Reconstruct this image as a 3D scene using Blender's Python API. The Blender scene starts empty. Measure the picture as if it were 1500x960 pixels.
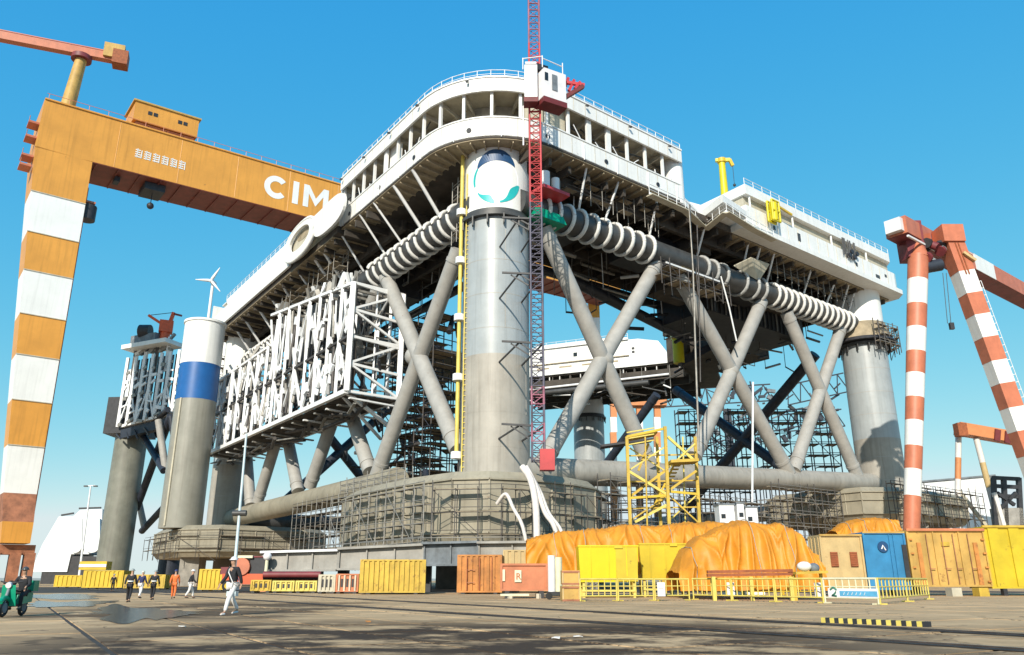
import bpy, math, random
from mathutils import Vector, Matrix, Quaternion, noise
random.seed(7)
S = bpy.context.scene
COL = S.collection
R = math.radians

# ------------------------------------------------------------------ camera
FPX, CAMH = 1150.0, 1.1
PITCH = math.atan(370 / FPX)
cam_d = bpy.data.cameras.new('camera')
cam_d.sensor_width = 36
cam_d.lens = FPX / 1500 * 36
cam_d.clip_start = .1
cam_d.clip_end = 9000
cam = bpy.data.objects.new('camera', cam_d)
COL.objects.link(cam)
cam.location = (0, 0, CAMH)
cam.rotation_euler = (math.pi / 2 + PITCH, 0, 0)
S.camera = cam

# ------------------------------------------------------------------ light
TOSUN = Vector((-.262, -.966, .54)).normalized()
W_ = bpy.data.worlds.new('World')
S.world = W_
W_.use_nodes = True
nt = W_.node_tree
bg = nt.nodes['Background']
sky = nt.nodes.new('ShaderNodeTexSky')
sky.sky_type = 'NISHITA'
sky.sun_disc = False
sky.sun_elevation = math.asin(TOSUN.z)
sky.sun_rotation = math.atan2(TOSUN.x, TOSUN.y)
sky.air_density = 1.0
sky.dust_density = .3
sky.ozone_density = 2.0
# camera-like response of the whole sky: each channel gets its own power curve (saturated blue as in the phone picture)
sep_ = nt.nodes.new('ShaderNodeSeparateColor')
cmb_ = nt.nodes.new('ShaderNodeCombineColor')
nt.links.new(sky.outputs[0], sep_.inputs[0])
for ch, (gain, power, top) in enumerate(((.285, 1.45, 3.6), (1.52, .53, 4.2), (3.42, .12, 4.5))):
    pw = nt.nodes.new('ShaderNodeMath')
    pw.operation = 'POWER'
    pw.inputs[1].default_value = power
    ml = nt.nodes.new('ShaderNodeMath')
    ml.operation = 'MULTIPLY'
    ml.inputs[1].default_value = gain
    mn = nt.nodes.new('ShaderNodeMath')
    mn.operation = 'MINIMUM'
    mn.inputs[1].default_value = top
    nt.links.new(sep_.outputs[ch], pw.inputs[0])
    nt.links.new(pw.outputs[0], ml.inputs[0])
    nt.links.new(ml.outputs[0], mn.inputs[0])
    nt.links.new(mn.outputs[0], cmb_.inputs[ch])
nt.links.new(cmb_.outputs[0], bg.inputs[0])
bg.inputs[1].default_value = .15
sd = bpy.data.lights.new('sun', 'SUN')
sd.energy = 4.2
sd.angle = R(.5)
sd.color = (1, .93, .80)
so = bpy.data.objects.new('sun', sd)
COL.objects.link(so)
so.rotation_euler = TOSUN.to_track_quat('Z', 'Y').to_euler()
so.location = (0, 0, 200)
S.view_settings.view_transform = 'Standard'
S.view_settings.look = 'None'
S.view_settings.exposure = .4
S.view_settings.gamma = 1

# ------------------------------------------------------------------ pixel helpers (photograph 1500 x 960)
cP, sP = math.cos(PITCH), math.sin(PITCH)
O = Vector((0, 0, CAMH))
def ray(px, py):
    u, v = (px - 750) / FPX, (480 - py) / FPX
    return Vector((u, cP - v * sP, sP + v * cP))
def at(px, py, Y):
    d = ray(px, py)
    return O + d * (Y / d.y)
def atz(px, py, z=0.0):
    d = ray(px, py)
    return O + d * ((z - CAMH) / d.z)
C0 = at(722, 690, 100)
C0.z = 0
E1 = Vector((.78368, .62116, 0))
E2 = Vector((-.57773, .81623, 0))
def L(a, b, z):
    return C0 + E1 * a + E2 * b + Vector((0, 0, z))
def face(px, py, which, off):
    n = Vector((E1.y, -E1.x, 0)) if which == 'b' else Vector((-E2.y, E2.x, 0))
    P = C0 + (E2 if which == 'b' else E1) * off
    d = ray(px, py)
    return O + d * ((P - O).dot(n) / d.dot(n))

# ------------------------------------------------------------------ materials
MATS = {}
def mat(name, col, rough=.6, metal=0.0, var=.15, scale=.6, bump=0.0, rust=0.0, streak=0.0, bscale=8.0, rcol=(.16, .06, .025)):
    if name in MATS:
        return MATS[name]
    m = bpy.data.materials.new(name)
    m.use_nodes = True
    t = m.node_tree
    N, K = t.nodes, t.links
    b = N['Principled BSDF']
    b.inputs['Roughness'].default_value = rough
    b.inputs['Metallic'].default_value = metal
    g = N.new('ShaderNodeNewGeometry')
    no = N.new('ShaderNodeTexNoise')
    no.inputs['Scale'].default_value = scale
    no.inputs['Detail'].default_value = 6
    no.inputs['Roughness'].default_value = .65
    K.new(g.outputs['Position'], no.inputs['Vector'])
    def mix(fac, a, bcol):
        x = N.new('ShaderNodeMix')
        x.data_type = 'RGBA'
        if isinstance(fac, float): x.inputs[0].default_value = fac
        else: K.new(fac, x.inputs[0])
        for sck, val in ((x.inputs[6], a), (x.inputs[7], bcol)):
            if isinstance(val, tuple): sck.default_value = (*val, 1)
            else: K.new(val, sck)
        return x.outputs[2]
    def ramp(src, lo, hi, top=1.0):
        r = N.new('ShaderNodeMapRange')
        r.inputs[1].default_value = lo
        r.inputs[2].default_value = hi
        r.inputs[4].default_value = top
        K.new(src, r.inputs[0])
        return r.outputs[0]
    lo = tuple(max(0, c * (1 - var * 1.6)) for c in col)
    hi = tuple(min(.95, c * (1 + var * .8)) for c in col)
    out = mix(ramp(no.outputs[0], .3, .7), lo, hi)
    if streak:
        mp = N.new('ShaderNodeMapping')
        mp.inputs['Scale'].default_value = (1.4, 1.4, .07)
        K.new(g.outputs['Position'], mp.inputs['Vector'])
        n2 = N.new('ShaderNodeTexNoise')
        n2.inputs['Scale'].default_value = 1.3
        n2.inputs['Detail'].default_value = 5
        K.new(mp.outputs[0], n2.inputs['Vector'])
        out = mix(ramp(n2.outputs[0], .5, .78, streak), out, tuple(c * .42 + d for c, d in zip(col, (.02, .01, 0))))
    if rust:
        n3 = N.new('ShaderNodeTexNoise')
        n3.inputs['Scale'].default_value = scale * 3.1
        n3.inputs['Detail'].default_value = 8
        n3.inputs['Roughness'].default_value = .7
        K.new(g.outputs['Position'], n3.inputs['Vector'])
        out = mix(ramp(n3.outputs[0], .66 - rust * .35, .74 - rust * .2, .85), out, rcol)
    K.new(out, b.inputs['Base Color'])
    if bump:
        n4 = N.new('ShaderNodeTexNoise')
        n4.inputs['Scale'].default_value = bscale
        n4.inputs['Detail'].default_value = 4
        K.new(g.outputs['Position'], n4.inputs['Vector'])
        bp = N.new('ShaderNodeBump')
        bp.inputs['Strength'].default_value = bump
        bp.inputs['Distance'].default_value = .05
        K.new(n4.outputs[0], bp.inputs['Height'])
        K.new(bp.outputs[0], b.inputs['Normal'])
    MATS[name] = m
    return m
WHITE = mat('white_paint', (.80, .79, .76), .45, var=.05, scale=.3, streak=.25, rust=.02)
WHITE2 = mat('white_steel', (.78, .78, .78), .5, var=.06, scale=.5, rust=.06)
CREAM = mat('cream_primer', (.52, .47, .36), .6, var=.15, scale=.5, streak=.3)
SOFFIT = mat('tan_primer', (.36, .29, .19), .7, var=.25, scale=.5, rust=.15)
UNDER = mat('shade_brown', (.068, .056, .045), .8, var=.35, scale=.35, rust=.1)  # shade of the deck underside is put into this dark brown
GREYBLUE = mat('light_grey_coat', (.35, .375, .385), .38, var=.08, scale=.35, streak=.4, bump=.05, bscale=1.2)
GREYWARM = mat('warm_grey_primer', (.37, .34, .295), .5, var=.12, scale=.3, streak=.5, bump=.05, bscale=1.2)
BRACE = mat('brace_grey', (.37, .355, .33), .5, var=.12, scale=.5, streak=.1, rust=.02)
PONT = mat('pontoon_khaki', (.315, .28, .21), .65, var=.16, scale=.3, streak=.4, rust=.03, bump=.1, bscale=2)
DARKTUBE = mat('dark_grey_tube', (.06, .06, .06), .5, var=.25, scale=.6, rust=.05)
BLACK = mat('black_steel', (.03, .03, .035), .55, var=.3, scale=1)
NAVY = mat('navy_shade_steel', (.028, .034, .05), .5, var=.3, scale=.7)  # navy tone carries the bluish shade on the steel
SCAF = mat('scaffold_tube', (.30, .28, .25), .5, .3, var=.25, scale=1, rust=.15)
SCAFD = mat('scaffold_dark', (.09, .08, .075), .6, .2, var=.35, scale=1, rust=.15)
PLANK = mat('scaffold_plank', (.30, .24, .16), .8, var=.3, scale=1.5)
ORANGE = mat('gantry_orange', (.69, .31, .05), .45, var=.09, scale=.15, streak=.4, rust=.03)
GWHITE = mat('gantry_white', (.80, .79, .76), .45, var=.05, scale=.2, streak=.2)
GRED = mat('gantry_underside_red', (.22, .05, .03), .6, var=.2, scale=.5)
RUSTY = mat('gantry_foot_rust', (.36, .14, .07), .65, var=.3, scale=.6, rust=.2)
RED = mat('hoist_red', (.52, .045, .05), .45, var=.15, scale=.7)
PURPLE = mat('hoist_faded_purple', (.34, .12, .17), .5, var=.25, scale=.7)
BLUEGREY = mat('hoist_blue_grey', (.11, .10, .14), .5, var=.3, scale=.7)
HWHITE = mat('hoist_white', (.75, .72, .72), .5, var=.08, scale=1)
DRED = mat('hoist_dark_red', (.15, .02, .02), .6, var=.2, scale=1)
YEL = mat('yellow_paint', (.64, .42, .025), .5, var=.12, scale=.6, rust=.05, streak=.1)
YBRIGHT = mat('lemon_yellow_paint', (.64, .53, .006), .45, var=.06, scale=.6)
YDULL = mat('mustard_yellow_paint', (.58, .43, .02), .5, var=.15, scale=.5, rust=.05)
YWORN = mat('worn_yellow_paint', (.58, .385, .05), .6, var=.2, scale=.8, streak=.4, rust=.24)
ORUST = mat('rusty_orange_paint', (.54, .215, .05), .65, var=.25, scale=.8, streak=.4, rust=.28)
SALMON = mat('salmon_paint', (.54, .185, .085), .6, var=.2, scale=.7, streak=.15, rust=.06)
TAN = mat('tan_orange_paint', (.54, .33, .085), .6, var=.18, scale=.6, streak=.4, rust=.18)
TAN2 = mat('pale_tan_paint', (.53, .38, .175), .6, var=.12, scale=.8, streak=.2, rust=.08)
BLUE = mat('container_blue', (.03, .20, .40), .5, var=.15, scale=.8, streak=.15)
BLUE2 = mat('column_blue', (.012, .105, .33), .4, var=.1, scale=.5)
TARP = mat('orange_tarpaulin', (.64, .245, .014), .55, var=.14, scale=.9, bump=.5, bscale=3.5)
RUSTRED = mat('vent_rust_red', (.32, .09, .03), .7, var=.25, scale=2)
CRED = mat('crane_red', (.53, .165, .085), .5, var=.12, scale=.6, streak=.2, rust=.05)
CDRED = mat('crane_dark_red', (.20, .035, .04), .55, var=.25, scale=.7)
FENCEY = mat('fence_yellow', (.66, .53, .12), .5, var=.12, scale=2, rust=.05)
FENCEW = mat('fence_white', (.70, .66, .46), .5, var=.1, scale=2, rust=.05)
BEAMG = mat('skid_beam_grey', (.33, .31, .28), .7, var=.2, scale=.5, streak=.3, rust=.05, bump=.15)
STEEL = mat('blue_grey_steel', (.17, .19, .21), .6, var=.3, scale=.7, streak=.3)
CONC = mat('support_concrete', (.26, .24, .21), .85, var=.2, scale=.8, bump=.3)
RUBBER = mat('black_rubber', (.02, .02, .02), .8, var=.2, scale=3)
TEAL = mat('logo_teal', (.02, .42, .42), .45, var=.05, scale=1)
LNAVY = mat('logo_navy', (.012, .06, .16), .45, var=.1, scale=1)
LWHITE = mat('logo_white', (.82, .82, .80), .4, var=.03, scale=1)
GREEN = mat('green_enamel', (.0, .30, .17), .4, var=.15, scale=2)
SKIN = mat('skin', (.45, .26, .17), .55, var=.05, scale=4)
CLBLK = mat('black_cloth', (.02, .02, .024), .85, var=.25, scale=6)
CLNAVY = mat('navy_cloth', (.025, .03, .10), .85, var=.25, scale=6)
CLORG = mat('orange_cloth', (.75, .17, .04), .8, var=.15, scale=6)
CLWHT = mat('white_cloth', (.72, .70, .68), .85, var=.08, scale=6)
REFL = mat('reflective_band', (.8, .8, .78), .3, var=.03, scale=6)
HAIR = mat('black_hair', (.015, .012, .01), .6, var=.2, scale=8)
GLASS = mat('dark_glass', (.02, .025, .03), .12, var=.2, scale=2)
HOSE = mat('pale_hose', (.72, .64, .58), .5, var=.12, scale=2)

def ground_mat(name, base, wet):
    m = bpy.data.materials.new(name)
    m.use_nodes = True
    t = m.node_tree
    N, K = t.nodes, t.links
    b = N['Principled BSDF']
    g = N.new('ShaderNodeNewGeometry')
    oi = N.new('ShaderNodeObjectInfo')
    def nz(scale, det=7, rough=.6, sx=None):
        n = N.new('ShaderNodeTexNoise')
        n.inputs['Scale'].default_value = scale
        n.inputs['Detail'].default_value = det
        n.inputs['Roughness'].default_value = rough
        if sx:
            mp = N.new('ShaderNodeMapping')
            mp.inputs['Scale'].default_value = sx
            mp.inputs['Rotation'].default_value = (0, 0, R(26))
            K.new(g.outputs['Position'], mp.inputs[0])
            K.new(mp.outputs[0], n.inputs['Vector'])
        else:
            K.new(g.outputs['Position'], n.inputs['Vector'])
        return n.outputs[0]
    def rng(src, lo, hi, a=0., c=1.):
        r = N.new('ShaderNodeMapRange')
        for i, val in ((1, lo), (2, hi), (3, a), (4, c)): r.inputs[i].default_value = val
        K.new(src, r.inputs[0])
        return r.outputs[0]
    def mix(f, a, c):
        x = N.new('ShaderNodeMix')
        x.data_type = 'RGBA'
        K.new(f, x.inputs[0])
        for sck, val in ((x.inputs[6], a), (x.inputs[7], c)):
            if isinstance(val, tuple): sck.default_value = (*val, 1)
            else: K.new(val, sck)
        return x.outputs[2]
    def math_(op, a, c):
        x = N.new('ShaderNodeMath')
        x.operation = op
        x.use_clamp = True
        for sck, val in ((x.inputs[0], a), (x.inputs[1], c)):
            if isinstance(val, (int, float)): sck.default_value = val
            else: K.new(val, sck)
        return x.outputs[0]
    c1 = mix(rng(nz(.35), .3, .7), tuple(c * .72 for c in base), tuple(c * 1.15 for c in base))
    c1 = mix(rng(oi.outputs['Random'], 0, 1, 0, .5), c1, tuple(c * .66 for c in base))
    c1 = mix(rng(nz(9, 5, .7), .55, .75, 0, .5), c1, tuple(c * .5 for c in base))
    # oily wet stains, stretched along the rails, thickest in the trodden strip in front of the camera
    sep = N.new('ShaderNodeSeparateXYZ')
    K.new(g.outputs['Position'], sep.inputs[0])
    strip = math_('MULTIPLY', rng(sep.outputs[1], 10.5, 13.5, .0, 1.0), rng(sep.outputs[1], 20.5, 25, 1.0, .16))
    side = math_('MULTIPLY', rng(sep.outputs[0], -11.5, -7., .05, 1.0), rng(sep.outputs[0], 4.0, 11.0, 1.0, .25))
    st = math_('MULTIPLY', strip, side)
    w = rng(nz(.30, 9, .70, (.8, 1.1, 1)), .41, .50)
    far = math_('MULTIPLY', math_('MULTIPLY', rng(sep.outputs[0], -7.5, -6, 1.0, 0.0), rng(sep.outputs[0], -20, -15, 0.0, .85)), math_('MULTIPLY', rng(sep.outputs[1], 22, 26, 0.0, 1.0), rng(sep.outputs[1], 40, 48, 1.0, 0.0)))
    st = math_('MAXIMUM', st, far)
    w = math_('MULTIPLY', math_('MULTIPLY', w, st), wet)
    vo = N.new('ShaderNodeTexVoronoi')
    vo.feature = 'DISTANCE_TO_EDGE'
    vo.inputs['Scale'].default_value = .38
    wn = N.new('ShaderNodeTexNoise')
    wn.inputs['Scale'].default_value = 1.1
    wn.inputs['Detail'].default_value = 6
    va = N.new('ShaderNodeVectorMath')
    va.operation = 'MULTIPLY_ADD'
    va.inputs[1].default_value = (1.6, 1.6, 0)
    K.new(g.outputs['Position'], wn.inputs['Vector'])
    K.new(wn.outputs['Color'], va.inputs[0])
    K.new(g.outputs['Position'], va.inputs[2])
    K.new(va.outputs[0], vo.inputs['Vector'])
    crack = math_('MULTIPLY', rng(vo.outputs['Distance'], .004, .016, 1.0, 0.0), rng(nz(.18, 3), .46, .56, 0, .8))
    c1 = mix(crack, c1, (.06, .045, .034))
    c2 = mix(w, c1, (.058, .039, .027))
    rst = math_('MULTIPLY', rng(nz(.23, 5), .64, .74, 0, .55), rng(sep.outputs[1], 14, 20, 0, 1))
    c3 = mix(rst, c2, (.42, .19, .06))
    b.inputs['Specular IOR Level'].default_value = .10
    K.new(c3, b.inputs['Base Color'])
    rr = rng(w, 0, 1, .92, .72)
    K.new(rr, b.inputs['Roughness'])
    bp = N.new('ShaderNodeBump')
    bp.inputs['Strength'].default_value = .35
    bp.inputs['Distance'].default_value = .03
    K.new(nz(6, 6, .7), bp.inputs['Height'])
    K.new(bp.outputs[0], b.inputs['Normal'])
    return m
GROUND = ground_mat('yard_concrete', (.60, .40, .225), 1.0)

def puddle_mat(name, col):
    m = bpy.data.materials.new(name)
    m.use_nodes = True
    b = m.node_tree.nodes['Principled BSDF']
    N, K = m.node_tree.nodes, m.node_tree.links
    b.inputs['Base Color'].default_value = (*col, 1)
    b.inputs['Roughness'].default_value = .24
    b.inputs['IOR'].default_value = 1.33
    n = N.new('ShaderNodeTexNoise')
    n.inputs['Scale'].default_value = 3
    g = N.new('ShaderNodeNewGeometry')
    K.new(g.outputs['Position'], n.inputs['Vector'])
    bp = N.new('ShaderNodeBump')
    bp.inputs['Strength'].default_value = .2
    bp.inputs['Distance'].default_value = .02
    K.new(n.outputs[0], bp.inputs['Height'])
    K.new(bp.outputs[0], b.inputs['Normal'])
    return m
WATER = puddle_mat('puddle_water', (.05, .038, .03))

# ------------------------------------------------------------------ mesh helpers
WO = {}
def wo(p):
    return WO[p] if p else Vector((0, 0, 0))
def frame(d, up=Vector((0, 0, 1))):
    d = d.normalized()
    if abs(d.dot(up)) > .999: up = Vector((0, 1, 0))
    x = d.cross(up).normalized()
    return x, x.cross(d).normalized(), d
class M:
    def __init__(s): s.v, s.f, s.sm = [], [], []
    def add(s, v, f, sm=False):
        k = len(s.v)
        s.v += [Vector(q) for q in v]
        for q in f:
            s.f.append([i + k for i in q])
            s.sm.append(sm)
        return s
    BF = [(0, 3, 2, 1), (4, 5, 6, 7), (0, 1, 5, 4), (1, 2, 6, 5), (2, 3, 7, 6), (3, 0, 4, 7)]
    def box(s, c, d, rz=0.0):
        c = Vector(c)
        m = Matrix.Rotation(rz, 3, 'Z')
        v = [c + m @ Vector((x * d[0] / 2, y * d[1] / 2, z * d[2] / 2)) for z in (-1, 1) for x, y in ((-1, -1), (1, -1), (1, 1), (-1, 1))]
        return s.add(v, M.BF)
    def bar(s, p, q, w, h=None, up=Vector((0, 0, 1))):
        p, q = Vector(p), Vector(q)
        h = h or w
        x, y, d = frame(q - p, up)
        v = [e + x * (i * w / 2) + y * (j * h / 2) for e in (p, q) for i, j in ((-1, -1), (1, -1), (1, 1), (-1, 1))]
        return s.add(v, M.BF)
    def cyl(s, p, q, r0, r1=None, n=12, cap=True, sm=True):
        p, q = Vector(p), Vector(q)
        r1 = r0 if r1 is None else r1
        x, y, d = frame(q - p)
        cs = [(math.cos(2 * math.pi * i / n), math.sin(2 * math.pi * i / n)) for i in range(n)]
        A = [p + x * (r0 * c) + y * (r0 * k) for c, k in cs]
        B = [q + x * (r1 * c) + y * (r1 * k) for c, k in cs]
        s.add(A + B, [(i, i + n, (i + 1) % n + n, (i + 1) % n)[::-1] for i in range(n)], sm)
        if cap:
            s.add(A, [tuple(range(n))[::-1]])
            s.add(B, [tuple(range(n))])
        return s
    def prism(s, poly, z0, z1, top=None):
        n = len(poly)
        top = top or poly
        A = [Vector((q[0], q[1], z0)) for q in poly]
        B = [Vector((q[0], q[1], z1)) for q in top]
        for i in range(n):
            j = (i + 1) % n
            s.add([A[i], A[j], B[j], B[i]], [(0, 1, 2, 3)])
        s.add(A, [tuple(range(n))[::-1]])
        s.add(B, [tuple(range(n))])
        return s
    def extrude(s, pts, d):
        """planar 3-d polygon pushed along d"""
        n = len(pts)
        A = [Vector(q) for q in pts]
        B = [q + d for q in A]
        for i in range(n):
            j = (i + 1) % n
            s.add([A[i], A[j], B[j], B[i]], [(0, 1, 2, 3)])
        s.add(A, [tuple(range(n))[::-1]])
        s.add(B, [tuple(range(n))])
        return s
    def tube(s, pts, r, n=8):
        pts = [Vector(q) for q in pts]
        rings = []
        for i, p in enumerate(pts):
            d = pts[min(i + 1, len(pts) - 1)] - pts[max(i - 1, 0)]
            x, y, _ = frame(d)
            rr = r[i] if isinstance(r, (list, tuple)) else r
            rings += [p + x * rr * math.cos(2 * math.pi * k / n) + y * rr * math.sin(2 * math.pi * k / n) for k in range(n)]
        f = []
        for i in range(len(pts) - 1):
            for k in range(n):
                f.append((i * n + k, i * n + (k + 1) % n, (i + 1) * n + (k + 1) % n, (i + 1) * n + k))
        s.add(rings, f, True)
        m = len(pts) - 1
        s.add(rings[:n], [tuple(range(n))[::-1]])
        s.add(rings[m * n:], [tuple(range(n))])
        return s
    def ball(s, c, r, nu=12, nv=8, sc=(1, 1, 1)):
        c = Vector(c)
        v = [c + Vector((r * sc[0] * math.sin(math.pi * j / nv) * math.cos(2 * math.pi * i / nu), r * sc[1] * math.sin(math.pi * j / nv) * math.sin(2 * math.pi * i / nu), r * sc[2] * math.cos(math.pi * j / nv))) for j in range(nv + 1) for i in range(nu)]
        f = [(j * nu + i, (j + 1) * nu + i, (j + 1) * nu + (i + 1) % nu, j * nu + (i + 1) % nu) for j in range(nv) for i in range(nu)]
        return s.add(v, f, True)
    def mesh(s, name, m, w=Vector((0, 0, 0))):
        me = bpy.data.meshes.new(name)
        me.from_pydata([tuple(q - w) for q in s.v], [], s.f)
        me.polygons.foreach_set('use_smooth', s.sm)
        if m: me.materials.append(m)
        me.update()
        return me
def link(name, me, parent=None):
    o = bpy.data.objects.new(name, me)
    COL.objects.link(o)
    if parent: o.parent = parent
    return o
def tag(o, label=None, cat=None, group=None, kind=None):
    if label: o['label'] = label
    if cat: o['category'] = cat
    if group: o['group'] = group
    if kind: o['kind'] = kind
    return o
def build(name, m, material, parent=None, label=None, kind=None):
    w = wo(parent)
    o = link(name, m.mesh(name, material, w), parent)
    WO[o] = w
    return tag(o, label, kind=kind)
def thing(name, label, cat, loc=(0, 0, 0), group=None, rz=0, world=True):
    """an Empty at the base; children of a world thing are given in world coordinates, of a local one in its own frame"""
    o = link(name, None)
    o.empty_display_size = .5
    o.location = loc
    o.rotation_euler = (0, 0, rz)
    WO[o] = Vector(loc) if world else Vector((0, 0, 0))
    return tag(o, label, cat, group)
CACHE = {}
def unit(kind, material):
    k = (kind, material.name)
    if k not in CACHE:
        m = M()
        if kind == 'bar': m.box((0, 0, 0), (1, 1, 1))
        else: m.cyl((0, 0, -.5), (0, 0, .5), 1, n=kind, cap=True)
        CACHE[k] = m.mesh('shared_' + ('bar' if kind == 'bar' else 'rod'), material)
    return CACHE[k]
def piece(name, kind, p, q, w, h, material, parent, up=Vector((0, 0, 1))):
    p, q = Vector(p), Vector(q)
    o = link(name, unit(kind, material), parent)
    x, y, d = frame(q - p, up)
    o.rotation_mode = 'QUATERNION'
    o.rotation_quaternion = Matrix((x, y, d)).transposed().to_quaternion()
    o.location = (p + q) / 2 - wo(parent)
    o.scale = (w, h, (q - p).length)
    return o
def rod(name, p, q, r, material, parent, n=8):
    return piece(name, n, p, q, r, r, material, parent)
def bar(name, p, q, w, material, parent, h=None, up=Vector((0, 0, 1))):
    return piece(name, 'bar', p, q, w, h or w, material, parent, up)
def block(name, c, d, material, parent, rz=0):
    o = link(name, unit('bar', material), parent)
    o.location = Vector(c) - wo(parent)
    o.rotation_euler = (0, 0, rz)
    o.scale = d
    return o
def copy_tree(o, parent=None):
    c = o.copy()
    COL.objects.link(c)
    c.parent = parent
    for ch in list(o.children): copy_tree(ch, c)
    return c
def text(name, body, size, material, origin, right, up, parent, extrude=.02, weight=0.0, align='LEFT'):
    cu = bpy.data.curves.new('lettering', 'FONT')
    cu.body = body
    cu.size = size
    cu.extrude = extrude
    cu.offset = weight
    cu.align_x = align
    t = bpy.data.objects.new('lettering', cu)
    COL.objects.link(t)
    dg = bpy.context.evaluated_depsgraph_get()
    me = bpy.data.meshes.new_from_object(t.evaluated_get(dg))
    bpy.data.objects.remove(t)
    bpy.data.curves.remove(cu)
    me.materials.clear()
    me.materials.append(material)
    r, u = Vector(right).normalized(), Vector(up).normalized()
    n = r.cross(u)
    w = wo(parent)
    for v in me.vertices:
        v.co = Vector(origin) + r * v.co.x + u * v.co.y + n * v.co.z - w
    o = link(name, me, parent)
    WO[o] = w
    return o
def arcpath(pts):
    """cumulative length"""
    l = [0]
    for i in range(1, len(pts)): l.append(l[-1] + (pts[i] - pts[i - 1]).length)
    return l
def along(pts, d):
    l = arcpath(pts)
    for i in range(1, len(pts)):
        if d <= l[i] or i == len(pts) - 1:
            t = (d - l[i - 1]) / max(1e-6, l[i] - l[i - 1])
            p = pts[i - 1].lerp(pts[i], t)
            return p, (pts[i] - pts[i - 1]).normalized()
def ribbon(path, z0, z1, inn, thick):
    """solid wall that follows a plan path (world xy, outside on the right of travel); inn = inset of its outer face"""
    n = len(path)
    off = []
    for i in range(n):
        d = (path[min(i + 1, n - 1)] - path[max(i - 1, 0)])
        d.z = 0
        d.normalize()
        off.append(Vector((d.y, -d.x, 0)))
    m = M()
    A = [path[i] + off[i] * inn for i in range(n)]
    B = [path[i] + off[i] * (inn + thick) for i in range(n)]
    Z0, Z1 = Vector((0, 0, z0)), Vector((0, 0, z1))
    for i in range(n - 1):
        j = i + 1
        sm = False
        m.add([A[i] + Z0, A[j] + Z0, A[j] + Z1, A[i] + Z1], [(0, 1, 2, 3)], sm)
        m.add([B[j] + Z0, B[i] + Z0, B[i] + Z1, B[j] + Z1], [(0, 1, 2, 3)], sm)
        m.add([A[i] + Z1, A[j] + Z1, B[j] + Z1, B[i] + Z1], [(0, 1, 2, 3)], sm)
        m.add([A[j] + Z0, A[i] + Z0, B[i] + Z0, B[j] + Z0], [(0, 1, 2, 3)], sm)
    for i in (0, n - 1):
        m.add([A[i] + Z0, A[i] + Z1, B[i] + Z1, B[i] + Z0], [(0, 1, 2, 3)])
    return m
def rnd(a, b): return random.uniform(a, b)

# ================================================================== SETTING: ground, slabs, rails, puddles
gm = M()
gm.add([(-3000, -60, -.06), (3000, -60, -.06), (3000, 5000, -.06), (-3000, 5000, -.06)], [(0, 1, 2, 3)])
ground = build('ground', gm, GROUND, kind='structure')
ra, rb = atz(360, 869), atz(1500, 932)
RU = (rb - ra)
RU.z = 0
RU.normalize()
RV = Vector((-RU.y, RU.x, 0))
rz_r = math.atan2(RU.y, RU.x)
SLW, SLD = 3.2, 2.6
sm_ = M()
sm_.prism([(-SLW / 2 + .045, -SLD / 2 + .045), (SLW / 2 - .045, -SLD / 2 + .045), (SLW / 2 - .045, SLD / 2 - .045), (-SLW / 2 + .045, SLD / 2 - .045)], -.055, 0,
          [(-SLW / 2 + .065, -SLD / 2 + .065), (SLW / 2 - .065, -SLD / 2 + .065), (SLW / 2 - .065, SLD / 2 - .065), (-SLW / 2 + .065, SLD / 2 - .065)])
slab_me = sm_.mesh('slab', GROUND)
orig = rb - RV * .9
cells = []
for i in range(-42, 26):
    for j in range(-16, 28):
        c = orig + RU * (i * SLW) + RV * (j * SLD + SLD / 2)
        if c.y < 4 or c.y > 75 or abs(c.x) > 14 + c.y * .72: continue
        cells.append((c.length, c))
cells.sort(key=lambda q: q[0])
for _, c in cells[:300]:
    o = link('paving_slab', slab_me, ground)
    o.location = (c.x, c.y, rnd(-.006, .006))
    o.rotation_euler = (rnd(-.001, .001), rnd(-.001, .001), rz_r)
if len(cells) > 300:
    rest = M()
    for _, c in cells[300:]: rest.box((c.x, c.y, -.03), (SLW - .1, SLD - .1, .06), rz_r)
    build('paving_slab', rest, GROUND, ground, kind='stuff')
RAILD = mat('rail_groove', (.028, .024, .022), .6, var=.3, scale=3)
RAILH = mat('rail_head', (.16, .12, .10), .35, .7, var=.3, scale=3)
sq = M()
c0_ = [orig + RU * u_ + RV * v_ for u_, v_ in ((-150, -41), (84, -41), (84, 72), (-150, 72))]
sq.add([(q.x, q.y, -.02) for q in c0_], [(0, 1, 2, 3)])
build('joint_sealant', sq, mat('joint_tar', (.05, .04, .032), .85, var=.4, scale=2), kind='structure')
for k, (y0, y1, lab) in enumerate(((869, 932, 'long dark crane rail in the concrete, the one nearer the yellow barriers'), (879, 954, 'long dark crane rail in the concrete, the one nearer the camera'))):
    p, q = atz(360, y0), atz(1500, y1)
    d = (q - p).normalized()
    p, q = p - d * 90, q + d * 40
    t = thing('crane_rail', lab, 'rail', (p + q) / 2, 'crane rails set in the yard')
    z = Vector((0, 0, .012))
    build('groove', M().bar(p + z, q + z, .44, .02), RAILD, t)
    build('rail_head', M().bar(p + Vector((0, 0, .025)), q + Vector((0, 0, .025)), .09, .05), RAILH, t)
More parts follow.
